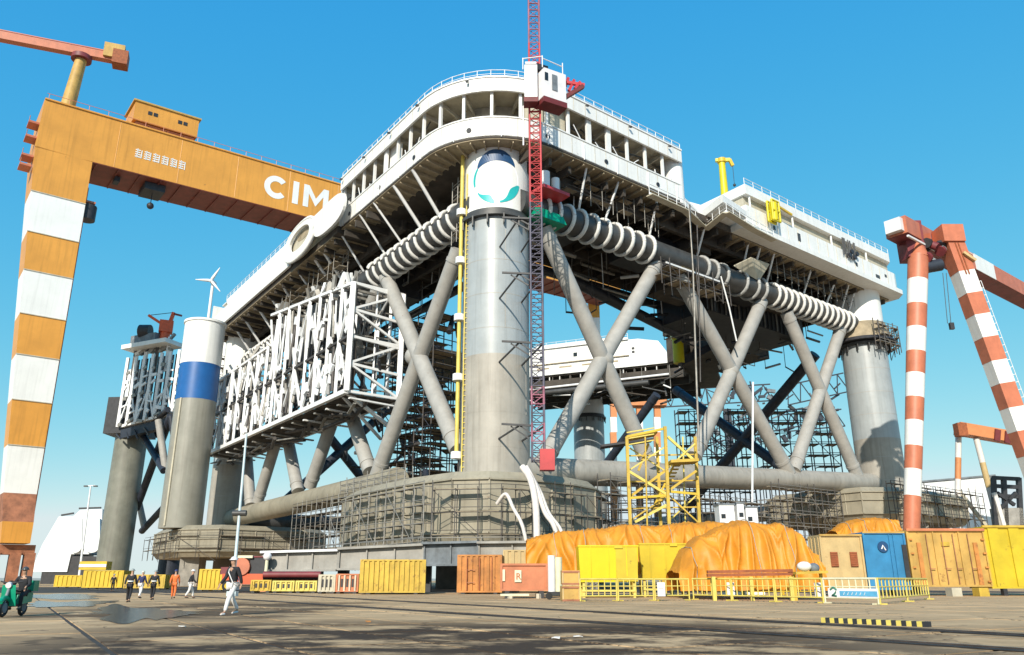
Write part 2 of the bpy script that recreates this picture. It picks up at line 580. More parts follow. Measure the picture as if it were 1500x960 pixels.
def puddle(pts, seed):
    random.seed(seed)
    c = sum((Vector(p) for p in pts), Vector()) / len(pts)
    out = []
    n = len(pts)
    P_ = [Vector(p) for p in pts]
    for i in range(n):
        p0, p1, p2, p3 = P_[i - 1], P_[i], P_[(i + 1) % n], P_[(i + 2) % n]
        for k in range(10):
            t = k / 10
            p = .5 * ((2 * p1) + (p2 - p0) * t + (2 * p0 - 5 * p1 + 4 * p2 - p3) * t * t + (-p0 + 3 * p1 - 3 * p2 + p3) * t ** 3)
            q = p - c
            an = math.atan2(q.y, q.x)
            out.append(p + q * (.45 * noise.noise(Vector((math.cos(an) * 2.2, math.sin(an) * 2.2, seed))) + .30 * noise.noise(Vector((math.cos(an) * 6, math.sin(an) * 6, seed))) + .12 * noise.noise(Vector((math.cos(an) * 15, math.sin(an) * 15, seed)))))
    m = M()
    m.add([(p.x, p.y, .0125) for p in out], [tuple(range(len(out)))])
    build('puddle', m, WATER, kind='structure')
def gp(*q): return [atz(x, y) for x, y in q]
puddle(gp((44, 889), (70, 891), (110, 889), (150, 885), (168, 881), (120, 880), (92, 883), (60, 881)), 1)
puddle(gp((136, 898), (152, 900), (165, 906), (190, 910), (214, 906), (236, 911), (262, 902), (300, 899), (250, 894), (226, 890), (196, 892), (172, 886), (150, 891)), 2)
puddle(gp((40, 875), (90, 879), (150, 876), (120, 871), (60, 870)), 3)
random.seed(11)

# ================================================================== OFFSHORE PLATFORM
plat = thing('offshore_platform', 'huge white and grey offshore platform on round columns with crossed braces', 'platform', L(0, 0, 0))
def poly(pts): return [(L(a, b, 0).x, L(a, b, 0).y) for a, b in pts]
def toab(p):
    d = p - C0
    det = E1.x * E2.y - E1.y * E2.x
    return ((d.x * E2.y - d.y * E2.x) / det, (E1.x * d.y - E1.y * d.x) / det)
# --- footings
def footing(cx, cy, pts, z0, z1):
    P = [(cx + a, cy + b) for a, b in pts]
    I = [(cx + a * .93, cy + b * .93) for a, b in pts]
    m = M()
    m.prism(poly([(cx + a * .95, cy + b * .95) for a, b in pts]), z0, z0 + 1.1, poly(P))
    m.prism(poly(P), z0 + 1.1, z1 - .9)
    m.prism(poly(P), z1 - .9, z1, poly(I))
    f = build('pontoon_footing', m, PONT, plat)
    for zz in (z0 + 1.15, z0 + 3.6, z1 - .95):
        for i in range(len(P)):
            a, b = P[i], P[(i + 1) % len(P)]
            p, q = L(a[0] * 1, a[1], zz), L(b[0], b[1], zz)
            bar('rubbing_strake', p, q, .5, PONT, f, .18)
    for i in range(len(P)):
        a, b = P[i], P[(i + 1) % len(P)]
        p, q = L(a[0], a[1], 0), L(b[0], b[1], 0)
        n = max(1, int((q - p).length / 3.2))
        for k in range(n + 1):
            c = p.lerp(q, k / max(1, n))
            bar('stiffener', c + Vector((0, 0, z0 + 1.2)), c + Vector((0, 0, z1 - 1)), .22, PONT, f)
    return f
OCT = [(-10.5, -3), (-4.5, -9.5), (9, -9), (16.5, -3), (17, 22), (10, 28), (-5, 30), (-10.5, 24)]
def chaikin(P):
    out = []
    for i in range(len(P)):
        a, b = P[i], P[(i + 1) % len(P)]
        out += [(a[0] * .75 + b[0] * .25, a[1] * .75 + b[1] * .25), (a[0] * .25 + b[0] * .75, a[1] * .25 + b[1] * .75)]
    return out
footing(0, 0, chaikin(OCT), 5.0, 13.0)
footing(97, 3, [(-16, -8), (-9, -13), (16, -13), (22, -8), (22, 12), (14, 18), (-9, 18), (-16, 12)], 11.5, 17.5)
footing(2, 104, [(-17, -10), (-11, -17), (8, -17), (15, -11), (15, 14), (8, 20), (-11, 20), (-17, 14)], 5.6, 12.0)
footing(*toab(Vector((at(862, 610, 256).x, 256, 0))), [(-12, -9), (-6, -14), (10, -14), (15, -8), (15, 10), (9, 15), (-6, 15), (-12, 9)], 8, 14.0)
# --- columns
def column(a, b, z0, zsplit, r=4.5, zc_=48.6):
    c = build('column', M().cyl(L(a, b, z0), L(a, b, zsplit), r, n=48), GREYWARM, plat)
    build('upper_shell', M().cyl(L(a, b, zsplit), L(a, b, zc_), r, n=48), GREYBLUE, c)
    build('base_flange', M().cyl(L(a, b, z0), L(a, b, z0 + .8), r + .55, n=48), GREYWARM, c)
    m = M().cyl(L(a, b, zc_ - .4), L(a, b, zc_ + .1), r + .75, n=48)
    m.cyl(L(a, b, zc_ + .1), L(a, b, zc_ + .8), r + .3, n=48)
    build('collar', m, DARKTUBE, c)
    build('cap_shell', M().cyl(L(a, b, zc_ + .6), L(a, b, 60.9), r + .12, r + .12, n=48), WHITE, c)
    for k in range(14):
        th = 2 * math.pi * k / 14
        p = L(a, b, 0) + Vector((math.cos(th), math.sin(th), 0)) * (r + .5)
        bar('gusset', p + Vector((0, 0, zc_ - 1.7)), p + Vector((0, 0, zc_ - .3)), .18, DARKTUBE, c, .8)
    return c
CA, CB, CR = 3.1, 4.0, 4.73
col_front = column(CA, CB, 12.9, 29.9, CR, zc_=50.4)
CC = L(CA, CB, 0)
column(99.3, 0, 17.2, 28.5)
col_left = column(0, 114.3, 11.9, 27.5)
RA, RB = toab(Vector((at(862, 610, 256).x, 256, 0)))
column(RA, RB, 13.8, 28, 5.0, 52)

for a, b in ((99.3, 0),):
    build('brown_cuff', M().cyl(L(a, b, 49.6), L(a, b, 53.2), 5.9, 4.9, n=40), SOFFIT, plat)
    build('cuff_rim', M().cyl(L(a, b, 48.9), L(a, b, 49.6), 6.6, 6.2, n=40), BLACK, plat)
# weld seams and ring lines on the front column
for z in (17.4, 22.0, 33.5, 38.4, 43.4):
    build('weld_seam', M().cyl(L(CA, CB, z), L(CA, CB, z + .07), CR + .015, n=48, cap=False), GREYWARM, col_front)
for k in range(8):
    th = 2 * math.pi * k / 8 + .3
    c_ = CC + Vector((math.cos(th), math.sin(th), 0)) * (CR + .005)
    for z0, z1 in ((13.8, 17.4), (22, 29.9), (33.5, 38.4), (43.4, 48)):
        if (k + int(z0)) % 2: bar('weld_seam', c_ + Vector((0, 0, z0)), c_ + Vector((0, 0, z1)), .05, GREYWARM, col_front)
for (a_, b_) in ((99.3, 0), (0, 114.3)):
    for z in (20, 24.6, 33.4, 38, 43): build('weld_seam', M().cyl(L(a_, b_, z), L(a_, b_, z + .1), 4.52, n=40, cap=False), BRACE, plat)
# --- emblem on the cap of the front column
def emblem(name, segs, material, dr=.05):
    """strip on the cylinder: list of (inner, outer, angle) stations, angle in degrees round the emblem centre"""
    RR = CR + .12 + dr
    zc = 55.7
    m = M()
    v = []
    base = math.atan2(-CC.y, -CC.x)
    for r0, r1, an in segs:
        for r in (r0, r1):
            u, z = r * 1.24 * math.cos(R(an)), r * math.sin(R(an)) * 1.34
            th = base + u / RR
            v.append(L(CA, CB, zc + z) + Vector((math.cos(th), math.sin(th), 0)) * RR)
    m.add(v, [(2 * i, 2 * i + 1, 2 * i + 3, 2 * i + 2) for i in range(len(segs) - 1)])
    return build(name, m, material, col_front)
lg = lambda a0, a1, n, f: [(*f(i / n), a0 + (a1 - a0) * i / n) for i in range(n + 1)]
emblem('emblem_disc', lg(0, 360, 40, lambda t: (0.02, 2.75)), LWHITE, .03)
emblem('emblem_arc', lg(38, 148, 22, lambda t: (2.75 - .55 * math.sin(math.pi * t), 2.85 + .75 * math.sin(math.pi * t) ** .8)), LNAVY)
emblem('emblem_arc', lg(148, 192, 10, lambda t: (2.68, 2.9 + .1 * math.sin(math.pi * t))), TEAL)
emblem('emblem_swoosh', lg(278, 352, 16, lambda t: (2.6 - 1.15 * math.sin(math.pi * t) * t, 2.8 + .12 * t)), TEAL)
emblem('emblem_swoosh', lg(212, 264, 12, lambda t: (2.6 - .95 * math.sin(math.pi * t) * t, 2.75 + .15 * t)), TEAL)

# --- deck wings (a ring round an open well)
def slab(name, a0, a1, b0, b1, z0, z1, material):
    return build(name, M().prism(poly([(a0, b0), (a1, b0), (a1, b1), (a0, b1)]), z0, z1), material, plat)
RAD = 14.5
def corner_path(a_out, b_out, r, a_end, b_end, n=14):
    """from the right end, round the front corner, to the left end (outside on the right of travel reversed)"""
    pts = [L(a_end, b_out, 0)]
    k = 7
    for i in range(1, k): pts.append(L(a_end + (a_out + r - a_end) * i / k, b_out, 0))
    for i in range(n + 1):
        t = math.pi / 2 * i / n
        pts.append(L(a_out + r - r * math.sin(t), b_out + r - r * math.cos(t), 0))
    for i in range(1, k + 1): pts.append(L(a_out, b_out + r + (b_end - b_out - r) * i / k, 0))
    return pts
outline = [(107, -4), (107, 120), (-8, 120), (-7, 40)]
cp = corner_path(-6.6, -4.6, RAD, 36, 40)
cpl = [((p - C0)) for p in cp]
front_poly = [toab(p) for p in cp]
m = M().prism(poly([(36, 26.4)] + front_poly + [(22, 40), (22, 26.4)]), 61.08, 61.52)
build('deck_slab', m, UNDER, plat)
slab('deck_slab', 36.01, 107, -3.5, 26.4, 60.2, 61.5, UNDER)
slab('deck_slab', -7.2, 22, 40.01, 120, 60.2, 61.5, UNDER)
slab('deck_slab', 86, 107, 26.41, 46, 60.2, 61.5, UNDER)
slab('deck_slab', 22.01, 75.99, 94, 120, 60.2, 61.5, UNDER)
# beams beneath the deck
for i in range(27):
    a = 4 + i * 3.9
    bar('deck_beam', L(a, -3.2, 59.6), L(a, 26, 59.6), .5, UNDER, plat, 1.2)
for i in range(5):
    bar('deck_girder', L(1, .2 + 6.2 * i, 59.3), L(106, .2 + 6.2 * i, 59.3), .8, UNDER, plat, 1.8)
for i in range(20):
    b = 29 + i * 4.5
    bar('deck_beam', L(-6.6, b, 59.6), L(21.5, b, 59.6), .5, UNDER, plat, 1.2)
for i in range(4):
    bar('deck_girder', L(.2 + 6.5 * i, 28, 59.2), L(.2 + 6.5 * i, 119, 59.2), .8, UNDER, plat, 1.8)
# tan soffit strips with brackets
def soffit(pts, inn, w):
    build('soffit', ribbon(pts, 61.35, 61.48, inn, w), SOFFIT, plat)
build('soffit', ribbon(cp, 60.92, 61.06, .1, 4.2), SOFFIT, plat)
L_ = arcpath(cp)[-1]
for i in range(38):
    p, d = along(cp, L_ * (i + .5) / 38)
    nin = Vector((d.y, -d.x, 0))
    bar('soffit_bracket', p + nin * .3 + Vector((0, 0, 60.75)), p + nin * 4.2 + Vector((0, 0, 60.5)), .18, SOFFIT, plat, .45)
lp = [L(-7.3, 42 + i * 6, 0) for i in range(14)]
build('soffit', ribbon(lp, 60.0, 60.14, .1, 7), SOFFIT, plat)
for i in range(26):
    b = 43 + i * 3
    bar('soffit_bracket', L(-7, b, 59.9), L(-.5, b, 59.2), .16, SOFFIT, plat, .45)
rp = [L(107 - i * 8, -3.6, 0) for i in range(8)]
build('soffit', ribbon(rp, 60.0, 60.14, .1, 4), SOFFIT, plat)
for i in range(18):
    a = 53 + i * 3
    bar('soffit_bracket', L(a, -3.4, 59.9), L(a, .5, 59.2), .16, SOFFIT, plat, .45)

# --- upper gallery round the front corner
build('bulwark', ribbon(cp, 61.4, 64.4, 0, .35), WHITE, plat)
build('bulwark_rail', ribbon(cp, 64.4, 64.6, -.12, .6), WHITE, plat)
build('gallery_floor', ribbon(cp, 61.54, 61.7, .36, 6), CREAM, plat)
build('gallery_wall', ribbon(cp, 61.71, 69.2, 4.6, .4), CREAM, plat)
build('gallery_roof', ribbon(cp, 69.2, 69.5, -.25, 8), CREAM, plat)
fas = build('fascia', ribbon(cp, 68.5, 70.7, -.6, .34), WHITE, plat)
build('fascia_rim', ribbon(cp, 70.7, 70.95, -.75, .6), WHITE, plat)
build('roof_deck', M().prism(poly([(35.5, 25)] + [toab(p) for p in cp][1:-1] + [(20, 39.5), (20, 25)]), 69.55, 69.8), WHITE, plat)
nb = 19
for i in range(nb + 1):
    dd = min(max(L_ * i / nb, .3), L_ - .3)
    p, d = along(cp, dd)
    nin = Vector((d.y, -d.x, 0))
    z = lambda h: Vector((0, 0, h))
    w_ = .42 if i not in (4, 5, 15) else .9
    bar('gallery_post', p + nin * .2 + z(64.6), p + nin * .2 + z(69.2), w_, WHITE, plat, .4, up=nin)
    bar('gallery_frame', p + nin * .4 + z(68.8), p + nin * 4.5 + z(68.3), .3, CREAM, plat, .7)
    if i < nb:
        p2, d2 = along(cp, L_ * (i + .5) / nb)
        n2 = Vector((d2.y, -d2.x, 0))
        if i in (6, 7, 14):
            bar('wall_panel', p2 + n2 * .9 - d2 * 2.1 + z(66.8), p2 + n2 * .9 + d2 * 2.1 + z(66.8), .12, CREAM if i < 8 else WHITE, plat, 4.6, up=z(1))
        elif i not in (8, 9, 10, 11):
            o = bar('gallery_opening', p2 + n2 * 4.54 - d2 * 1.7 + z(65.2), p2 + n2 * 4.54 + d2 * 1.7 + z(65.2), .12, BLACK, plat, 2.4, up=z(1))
            bar('brace_pipe', p2 + n2 * 2.5 - d2 * 1.8 + z(63), p2 + n2 * 2.8 + d2 * 1.6 + z(66 + rnd(-1, 1)), .22, WHITE, plat)
            bar('equipment', p2 + n2 * 3 - d2 * rnd(.6, 1.4) + z(64.3), p2 + n2 * 3.1 + d2 * rnd(.2, 1.2) + z(64.3), 1.2, WHITE2, plat, rnd(.8, 2.2), up=z(1))
            bar('locker', p2 + n2 * 4.2 - d2 * rnd(.2, 1.2) + z(63.2), p2 + n2 * 4.2 + d2 * rnd(.6, 1.6) + z(63.2), .5, random.choice((SOFFIT, UNDER, CREAM)), plat, 3.0, up=z(1))
            rod('cable_run', p2 + n2 * rnd(1, 3) - d2 * 2.2 + z(rnd(66, 68)), p2 + n2 * rnd(1, 3) + d2 * 2.2 + z(rnd(66, 68)), .12, DARKTUBE, plat, 6)
            rod('stanchion', p2 + n2 * .5 + d2 * rnd(-1, 1) + z(64.6), p2 + n2 * .5 + d2 * rnd(-1, 1) + z(rnd(65.6, 67)), .09, WHITE2, plat, 5)
            bar('ceiling_duct', p2 + n2 * 3.6 - d2 * 2.2 + z(68.3), p2 + n2 * 3.6 + d2 * 2.2 + z(68.3), .6, SOFFIT, plat, .6)
        else:
            bar('door_panel', p2 + n2 * 4.5 - d2 * .6 + z(64.2), p2 + n2 * 4.5 + d2 * .6 + z(64.2), .12, WHITE2, plat, 2.2, up=z(1))
for i in range(34):
    p, d = along(cp, L_ * (i + .5) / 34)
    no_ = Vector((-d.y, d.x, 0))
    z = lambda h: Vector((0, 0, h))
    bar('plate_seam', p + no_ * .015 + z(61.5), p + no_ * .015 + z(64.3), .07, CREAM, plat, .03, up=no_)
    bar('plate_seam', p + no_ * .615 + z(68.6), p + no_ * .615 + z(70.6), .07, CREAM, plat, .03, up=no_)
    if i % 3 == 0: rod('scupper_pipe', p + no_ * .12 + z(61.2), p + no_ * .12 + z(64.0), .09, WHITE2, plat, 6)
    if i % 4 == 1: bar('deck_lamp', p + no_ * .9 + z(70.2), p + no_ * 1.3 + z(70.0), .35, DARKTUBE, plat, .3)
    if i % 5 == 2: build('fairlead', M().cyl(p + no_ * .0 + z(62.6), p + no_ * .12 + z(62.6), .38, n=12), BLACK, plat)
# end caps of the gallery
def wall(name, p, q, z0, z1, t, material):
    p, q = Vector(p), Vector(q)
    return build(name, M().bar(p + Vector((0, 0, (z0 + z1) / 2)), q + Vector((0, 0, (z0 + z1) / 2)), t, z1 - z0), material, plat)
wall('end_wall', L(36.3, -4.6, 0), L(36.3, 8, 0), 61, 70.9, .5, WHITE)
wall('end_wall', L(-6.8, 40.3, 0), L(6, 40.3, 0), 61, 70.9, .5, WHITE)
build('rounded_end', M().cyl(L(36.0, -3.0, 61.1), L(36.0, -3.0, 70.9), 1.7, n=20), WHITE, plat)
# handrails on the roof
def handrail(pts, z, h, step, material, parent, r=.05, name='handrail'):
    T = arcpath(pts)[-1]
    n = max(2, int(T / step))
    prev = None
    for i in range(n + 1):
        p, d = along(pts, T * i / n)
        a, b = p + Vector((0, 0, z)), p + Vector((0, 0, z + h))
        rod(name + '_post', a, b, r, material, parent, 5)
        if prev:
            rod(name, prev, b, r, material, parent, 5)
            rod(name, prev - Vector((0, 0, h * .5)), b - Vector((0, 0, h * .5)), r * .8, material, parent, 5)
        prev = b
handrail([p + (p - L(30, 30, 0)).normalized() * .3 for p in cp], 70.9, 1.3, 2.0, WHITE2, plat, .06)
# extra low deckhouses and clutter on the roof behind the rail
for a, b, sx, sy, sz in ((6, 8, 9, 7, 1.6), (24, 3, 8, 5, 1.4), (2, 28, 6, 8, 1.2), (14, 16, 10, 8, 2.6)):
    build('deckhouse', M().prism(poly([(a, b), (a + sx, b), (a + sx, b + sy), (a, b + sy)]), 69.8, 70.4 + sz), WHITE, plat)
# --- left wing: bulwark with a scooped bulge
def plate_a(name, outline_bz, a, t, material, hole=None):
    """plate in a plane a = const; optional inner outline with the same number of points"""
    P = [L(a, b, z) for b, z in outline_bz]
    m = M()
    d = E1 * t
    if not hole:
        m.extrude(P, d)
    else:
        Q = [L(a, b, z) for b, z in hole]
        n = len(P)
        for i in range(n):
            j = (i + 1) % n
            m.add([P[i], P[j], Q[j], Q[i]], [(0, 1, 2, 3)])
            m.add([P[j] + d, P[i] + d, Q[i] + d, Q[j] + d], [(0, 1, 2, 3)])
            m.add([P[i], P[j], P[j] + d, P[i] + d], [(3, 2, 1, 0)])
            m.add([Q[i], Q[j], Q[j] + d, Q[i] + d], [(0, 1, 2, 3)])
    return build(name, m, material, plat)
def rr_out(b0, b1, z0, z1, n=28, k=3.0):
    c, d = (b0 + b1) / 2, (z0 + z1) / 2
    out = []
    for i in range(n):
        t = 2 * math.pi * i / n
        cs, sn = math.cos(t), math.sin(t)
        out.append((c + (b1 - b0) / 2 * math.copysign(abs(cs) ** (2 / k), cs), d + (z1 - z0) / 2 * math.copysign(abs(sn) ** (2 / k), sn)))
    return out
plate_a('bulge_plate', rr_out(34.5, 48.5, 60.8, 66.6, k=2.6), -8.6, .5, WHITE)
plate_a('bulge_plate', rr_out(47.5, 63, 60.2, 67.4, k=2.3), -8.9, .5, WHITE, rr_out(50.0, 60.5, 62.0, 66.3, k=2.1))
plate_a('bulge_back', rr_out(48.2, 62, 60.6, 67.0, k=2.3), -8.0, .3, CREAM)
build('bulge_recess', M().extrude([L(-8.05, b, z) for b, z in rr_out(51.5, 58.5, 64.3, 66.2, k=2.1)], E1 * .03), SOFFIT, plat)
build('bulge_rim', M().tube([L(-8.7, b, z) for b, z in rr_out(47.5, 63, 60.2, 67.4, k=2.3) + rr_out(47.5, 63, 60.2, 67.4, k=2.3)[:1]], .35, 6), WHITE, plat)
plate_a('bulwark', [(62.5, 61.0), (113, 61.0), (119.5, 62.2), (119.8, 65.2), (62.5, 65.2)], -8.0, .5, WHITE)
plate_a('bulwark', [(45, 66.5), (66, 66.5), (66, 68.6), (45, 68.6)], -7.0, .5, WHITE)
plate_a('upper_bulwark', [(66, 67.2), (112, 67.2), (114, 69.4), (66, 69.4)], -6.2, .4, WHITE)
build('upper_walkway', M().prism(poly([(-7.8, 62), (-3, 62), (-3, 119), (-7.8, 119)]), 65.25, 65.45), CREAM, plat)
build('upper_wall', M().prism(poly([(-3, 41), (-2.6, 41), (-2.6, 118), (-3, 118)]), 61.6, 68.8), CREAM, plat)
for i in range(9):
    b = 66 + i * 6
    bar('upper_post', L(-6.0, b, 65.4), L(-6.0, b, 67.3), .4, WHITE, plat)
build('roof_deck', M().prism(poly([(-6, 41), (20, 41), (20, 118), (-6, 118)]), 68.8, 69.1), WHITE, plat)
handrail([L(-6.1, 66 + i * 4, 0) for i in range(13)], 69.4, 1.2, 3, WHITE2, plat, .06)
# far end of the left wing
build('end_wall', M().prism(poly([(-7.8, 119.5), (21, 119.5), (21, 120), (-7.8, 120)]), 60.3, 69), WHITE, plat)
# --- right block
build('block_wall', M().prism(poly([(52, -6.2), (105.5, -6.2), (107.5, -4.5), (107.5, 20), (52, 20)]), 61.0, 65.2), WHITE, plat)
build('block_edge', M().prism(poly([(50.5, -7.0), (106.5, -7.0), (108.6, -5), (108.6, 22), (50.5, 22)]), 60.3, 61.3), WHITE, plat)
build('block_recess', M().prism(poly([(52.5, -5.4), (104.5, -5.4), (104.5, 20), (52.5, 20)]), 65.2, 67.4), CREAM, plat)
build('block_roof', M().prism(poly([(52, -6.4), (104, -6.4), (105.6, -5), (105.6, 20), (52, 20)]), 67.4, 69.3), WHITE, plat)
for i in range(16):
    a = 53.5 + i * 3.4
    if i % 4 == 0: bar('block_post', L(a, -6.0, 65.2), L(a, -6.0, 67.4), .3, WHITE, plat)
    bar('block_seam', L(a + 1.2, -6.23, 61.4), L(a + 1.2, -6.23, 65.1), .07, CREAM, plat)
for a, w, h, z in ((68, .9, 1.6, 63.4), (89, .7, .8, 63.2), (97, 1.6, .7, 62.6), (60, .6, .8, 63), (101, .8, .6, 63.6)):
    bar('block_hatch', L(a, -6.24, z), L(a + w, -6.24, z), .1, DARKTUBE, plat, h)
handrail([L(52, -6.3, 0), L(104, -6.3, 0)], 69.3, 1.2, 2.6, WHITE2, plat, .06)
for i in range(12):
    a, b, h = rnd(55, 103), rnd(-3, 8), rnd(.8, 3.2)
    build('roof_box', M().prism(poly([(a, b), (a + rnd(1, 3), b), (a + 2, b + 2), (a, b + 2)]), 69.3, 69.3 + h * .5), WHITE2, plat)
    if i % 3 == 0: rod('antenna', L(a, b, 69.3), L(a, b, 71.5 + h), .07, WHITE2, plat, 5)
# clump of ladders and pipes on the block
for i in range(9):
    rod('pipe', L(84 + i * .55, -6.6, 63.2 + rnd(0, 1)), L(84 + i * .55 + rnd(-.6, .6), -6.7, 67.6), .12, DARKTUBE, plat, 6)
for i in range(4):
    build('hose_reel', M().cyl(L(86 + i, -6.4, 64.2 + i % 2), L(86 + i, -7.0, 64.2 + i % 2), .5, n=12), BLACK, plat)
# middle piece with a hung walkway
build('mid_edge', M().prism(poly([(36.5, -4.2), (44, -1.9), (42, -8.6), (50.4, -7.3), (50.4, 20), (36.5, 20)]), 61.6, 63.0), WHITE, plat)
build('mid_house', M().prism(poly([(40, 2), (51.5, 0), (51.5, 20), (40, 20)]), 63.0, 66.6), WHITE, plat)
build('mid_house', M().prism(poly([(47, -5), (52, -5), (52, 0), (47, 0)]), 63.0, 65.4), WHITE, plat)
wpts = [L(27, -5.4, 0), L(36, -5.2, 0), L(44.3, -2.6, 0), L(42, -9.0, 0), L(51, -7.8, 0), L(58, -7.4, 0)]
for i in range(5):
    bar('walkway_grating', wpts[i] + Vector((0, 0, 59.4)), wpts[i + 1] + Vector((0, 0, 59.4)), 1.3, CREAM, plat, .18)
    bar('walkway_edge', wpts[i] + Vector((0, 0, 59.7)), wpts[i + 1] + Vector((0, 0, 59.7)), .2, WHITE, plat, .35)
handrail(wpts, 59.5, 1.9, 2.2, WHITE2, plat, .06)
# --- inner faces and back wing houses (white, seen through the open well)
RP1, RP2 = atz(768, 556, 60.2), atz(1000, 532, 60.2)
rd = (RP2 - RP1).normalized()
rn = Vector((-rd.y, rd.x, 0))
def RW(u, v): q_ = RP1 + rd * u + rn * v; return (q_.x, q_.y)
RLEN = (RP2 - RP1).length
build('rear_slab', M().prism([RW(-6, 0), RW(RLEN, 0), RW(RLEN + 8, 8), RW(RLEN + 6, 34), RW(-6, 34)], 60.2, 61.5), UNDER, plat)
build('rear_edge', M().prism([RW(-6, -.6), RW(RLEN, -.6), RW(RLEN + 1, 0), RW(-6, 0)], 60.6, 62.4), WHITE, plat)
build('rear_house', M().prism([RW(-6, 1.6), RW(RLEN - 12, 1.6), RW(RLEN - 3, 5), RW(RLEN - 3, 28), RW(-6, 28)], 61.52, 69.5, [RW(-6, 1.6), RW(RLEN - 13, 1.6), RW(RLEN - 8, 6), RW(RLEN - 8, 28), RW(-6, 28)]), WHITE, plat)
build('rear_roof', M().prism([RW(-6, 1.0), RW(RLEN - 16, 1.0), RW(RLEN - 16, 26), RW(-6, 26)], 69.5, 70.2), WHITE, plat)
build('rear_upper_house', M().prism([RW(2, 6), RW(30, 6), RW(30, 24), RW(2, 24)], 70.2, 72.2), WHITE, plat)
def RV3(u, v, z): q_ = RW(u, v); return Vector((q_[0], q_[1], z))
handrail([RV3(-6, 1.2, 0), RV3(RLEN - 16, 1.2, 0)], 70.2, 1.2, 3, WHITE2, plat, .07)
for i in range(9):
    u = 1 + i * (RLEN - 16) / 9
    bar('rear_ledge', RV3(u - 1.5, 1.3, 64.6), RV3(u + 2.8, 1.3, 64.6), .4, SOFFIT, plat, .25)
    if i % 3 == 1: bar('rear_window', RV3(u, 1.55, 66.8), RV3(u + 1.2, 1.55, 66.8), .12, GLASS, plat, 1.2)
    if i % 2: bar('rear_window', RV3(u - 1, 1.55, 63.2), RV3(u + 3, 1.55, 63.2), .12, SOFFIT, plat, .7)
for k in range(2): bar('rear_window', RV3(RLEN - 15, 1.5, 66.2 + k * 1.1 - .6), RV3(RLEN - 14.2, 1.5, 66.2 + k * 1.1 - .6), .2, BLACK, plat, .6)
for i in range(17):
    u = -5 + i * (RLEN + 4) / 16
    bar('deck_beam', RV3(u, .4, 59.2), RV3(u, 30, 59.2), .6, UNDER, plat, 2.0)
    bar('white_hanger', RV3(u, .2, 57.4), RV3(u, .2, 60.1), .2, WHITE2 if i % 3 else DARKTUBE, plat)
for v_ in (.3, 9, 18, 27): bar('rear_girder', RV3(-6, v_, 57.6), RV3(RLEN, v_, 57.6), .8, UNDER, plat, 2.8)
rod('rear_pipe', RV3(2, -.6, 56.6), RV3(RLEN - 4, -.6, 57.2), .35, WHITE2, plat, 8)
rod('rear_pipe', RV3(-4, -.5, 55.2), RV3(RLEN - 10, -.5, 55.4), .8, DARKTUBE, plat, 10)
random.seed(19)
for i in range(46):
    u, v_, zz = rnd(-4, RLEN), rnd(-1, 6), rnd(50.5, 58.5)
    p = RV3(u, v_, zz)
    d_ = rd * rnd(-7, 7) + Vector((0, 0, rnd(-2.5, 2.5)))
    rod('service_pipe', p, p + d_, rnd(.1, .4), random.choice((BLACK, BLACK, UNDER, DARKTUBE, WHITE2, SCAF)), plat, 6)
    if i % 2: rod('hanger', p, Vector((p.x, p.y, 60)), .08, SCAF, plat, 5)
for i in range(60):
    a, b = rnd(86, 106), rnd(12, 46)
    if i % 2: a, b = rnd(30, 100), rnd(14, 26)
    p = L(a, b, rnd(47, 57))
    rod('service_pipe', p, p + Vector((rnd(-5, 5), rnd(-3, 3), rnd(-1.5, 1.5))), rnd(.1, .4), random.choice((BLACK, BLACK, DARKTUBE, SCAF, WHITE2, NAVY)), plat, 6)
    rod('hanger', p, Vector((p.x, p.y, 59.5)), .08, SCAFD, plat, 5)
# --- horizontal chords with rib rings
def torus(p, d, r, rr, n=20):
    x, y, _ = frame(d)
    return M().tube([p + x * r * math.cos(2 * math.pi * i / n) + y * r * math.sin(2 * math.pi * i / n) for i in range(n + 1)], rr, 5)
def chord(p, q, r, material, ribs, ringmat, rr=.33):
    c = build('chord_tube', M().cyl(p, q, r, n=24), material, plat)
    d = (q - p).normalized()
    for s in ribs:
        build('rib_ring', torus(p + d * s, d, r + .2, rr), ringmat, c)
    return c
WR = mat('rib_white', (.72, .71, .68), .5, var=.1, scale=1, rust=.05)
GR = mat('rib_grey', (.42, .42, .41), .5, var=.2, scale=1, rust=.08)
ZC = 53.0
chord(L(4, 0, ZC), L(36, 0, ZC), 2.05, DARKTUBE, [9.2 + 2.55 * i for i in range(8)] + [4.5, 6.6], WR)
chord(L(36, 0, ZC), L(64, 0, ZC), 2.05, DARKTUBE, [9, 11.6, 14.4, 20, 23.5, 26], GR)
chord(L(64, 0, ZC), L(95, 0, ZC), 2.05, DARKTUBE, [2 + 2.05 * i for i in range(14)], WR)
chord(L(0, 4, ZC), L(0, 35, ZC), 2.0, DARKTUBE, [5.5 + 2.5 * i for i in range(12)], WR)
chord(L(0, 35, ZC), L(0, 110, ZC), 1.9, DARKTUBE, [8 + 6 * i for i in range(6)] + [50 + 2.4 * i for i in range(10)], WR)
# lower chords
def tube_part(name, p, q, r, material, n=24):
    return build(name, M().cyl(p, q, r, n=n), material, plat)
tube_part('lower_chord', L(5, 1.5, 14.9), L(95, 0, 19.6), 1.85, GREYWARM)
tube_part('lower_chord', L(0, 26, 15.6), L(0, 110, 15.0), 2.0, PONT)
tube_part('lower_chord', L(100, 5, 16), L(RA - 3, RB - 4, 16), 1.8, GREYWARM)
tube_part('lower_chord', L(5, 114, 15), L(RA - 4, RB, 15), 1.8, DARKTUBE)
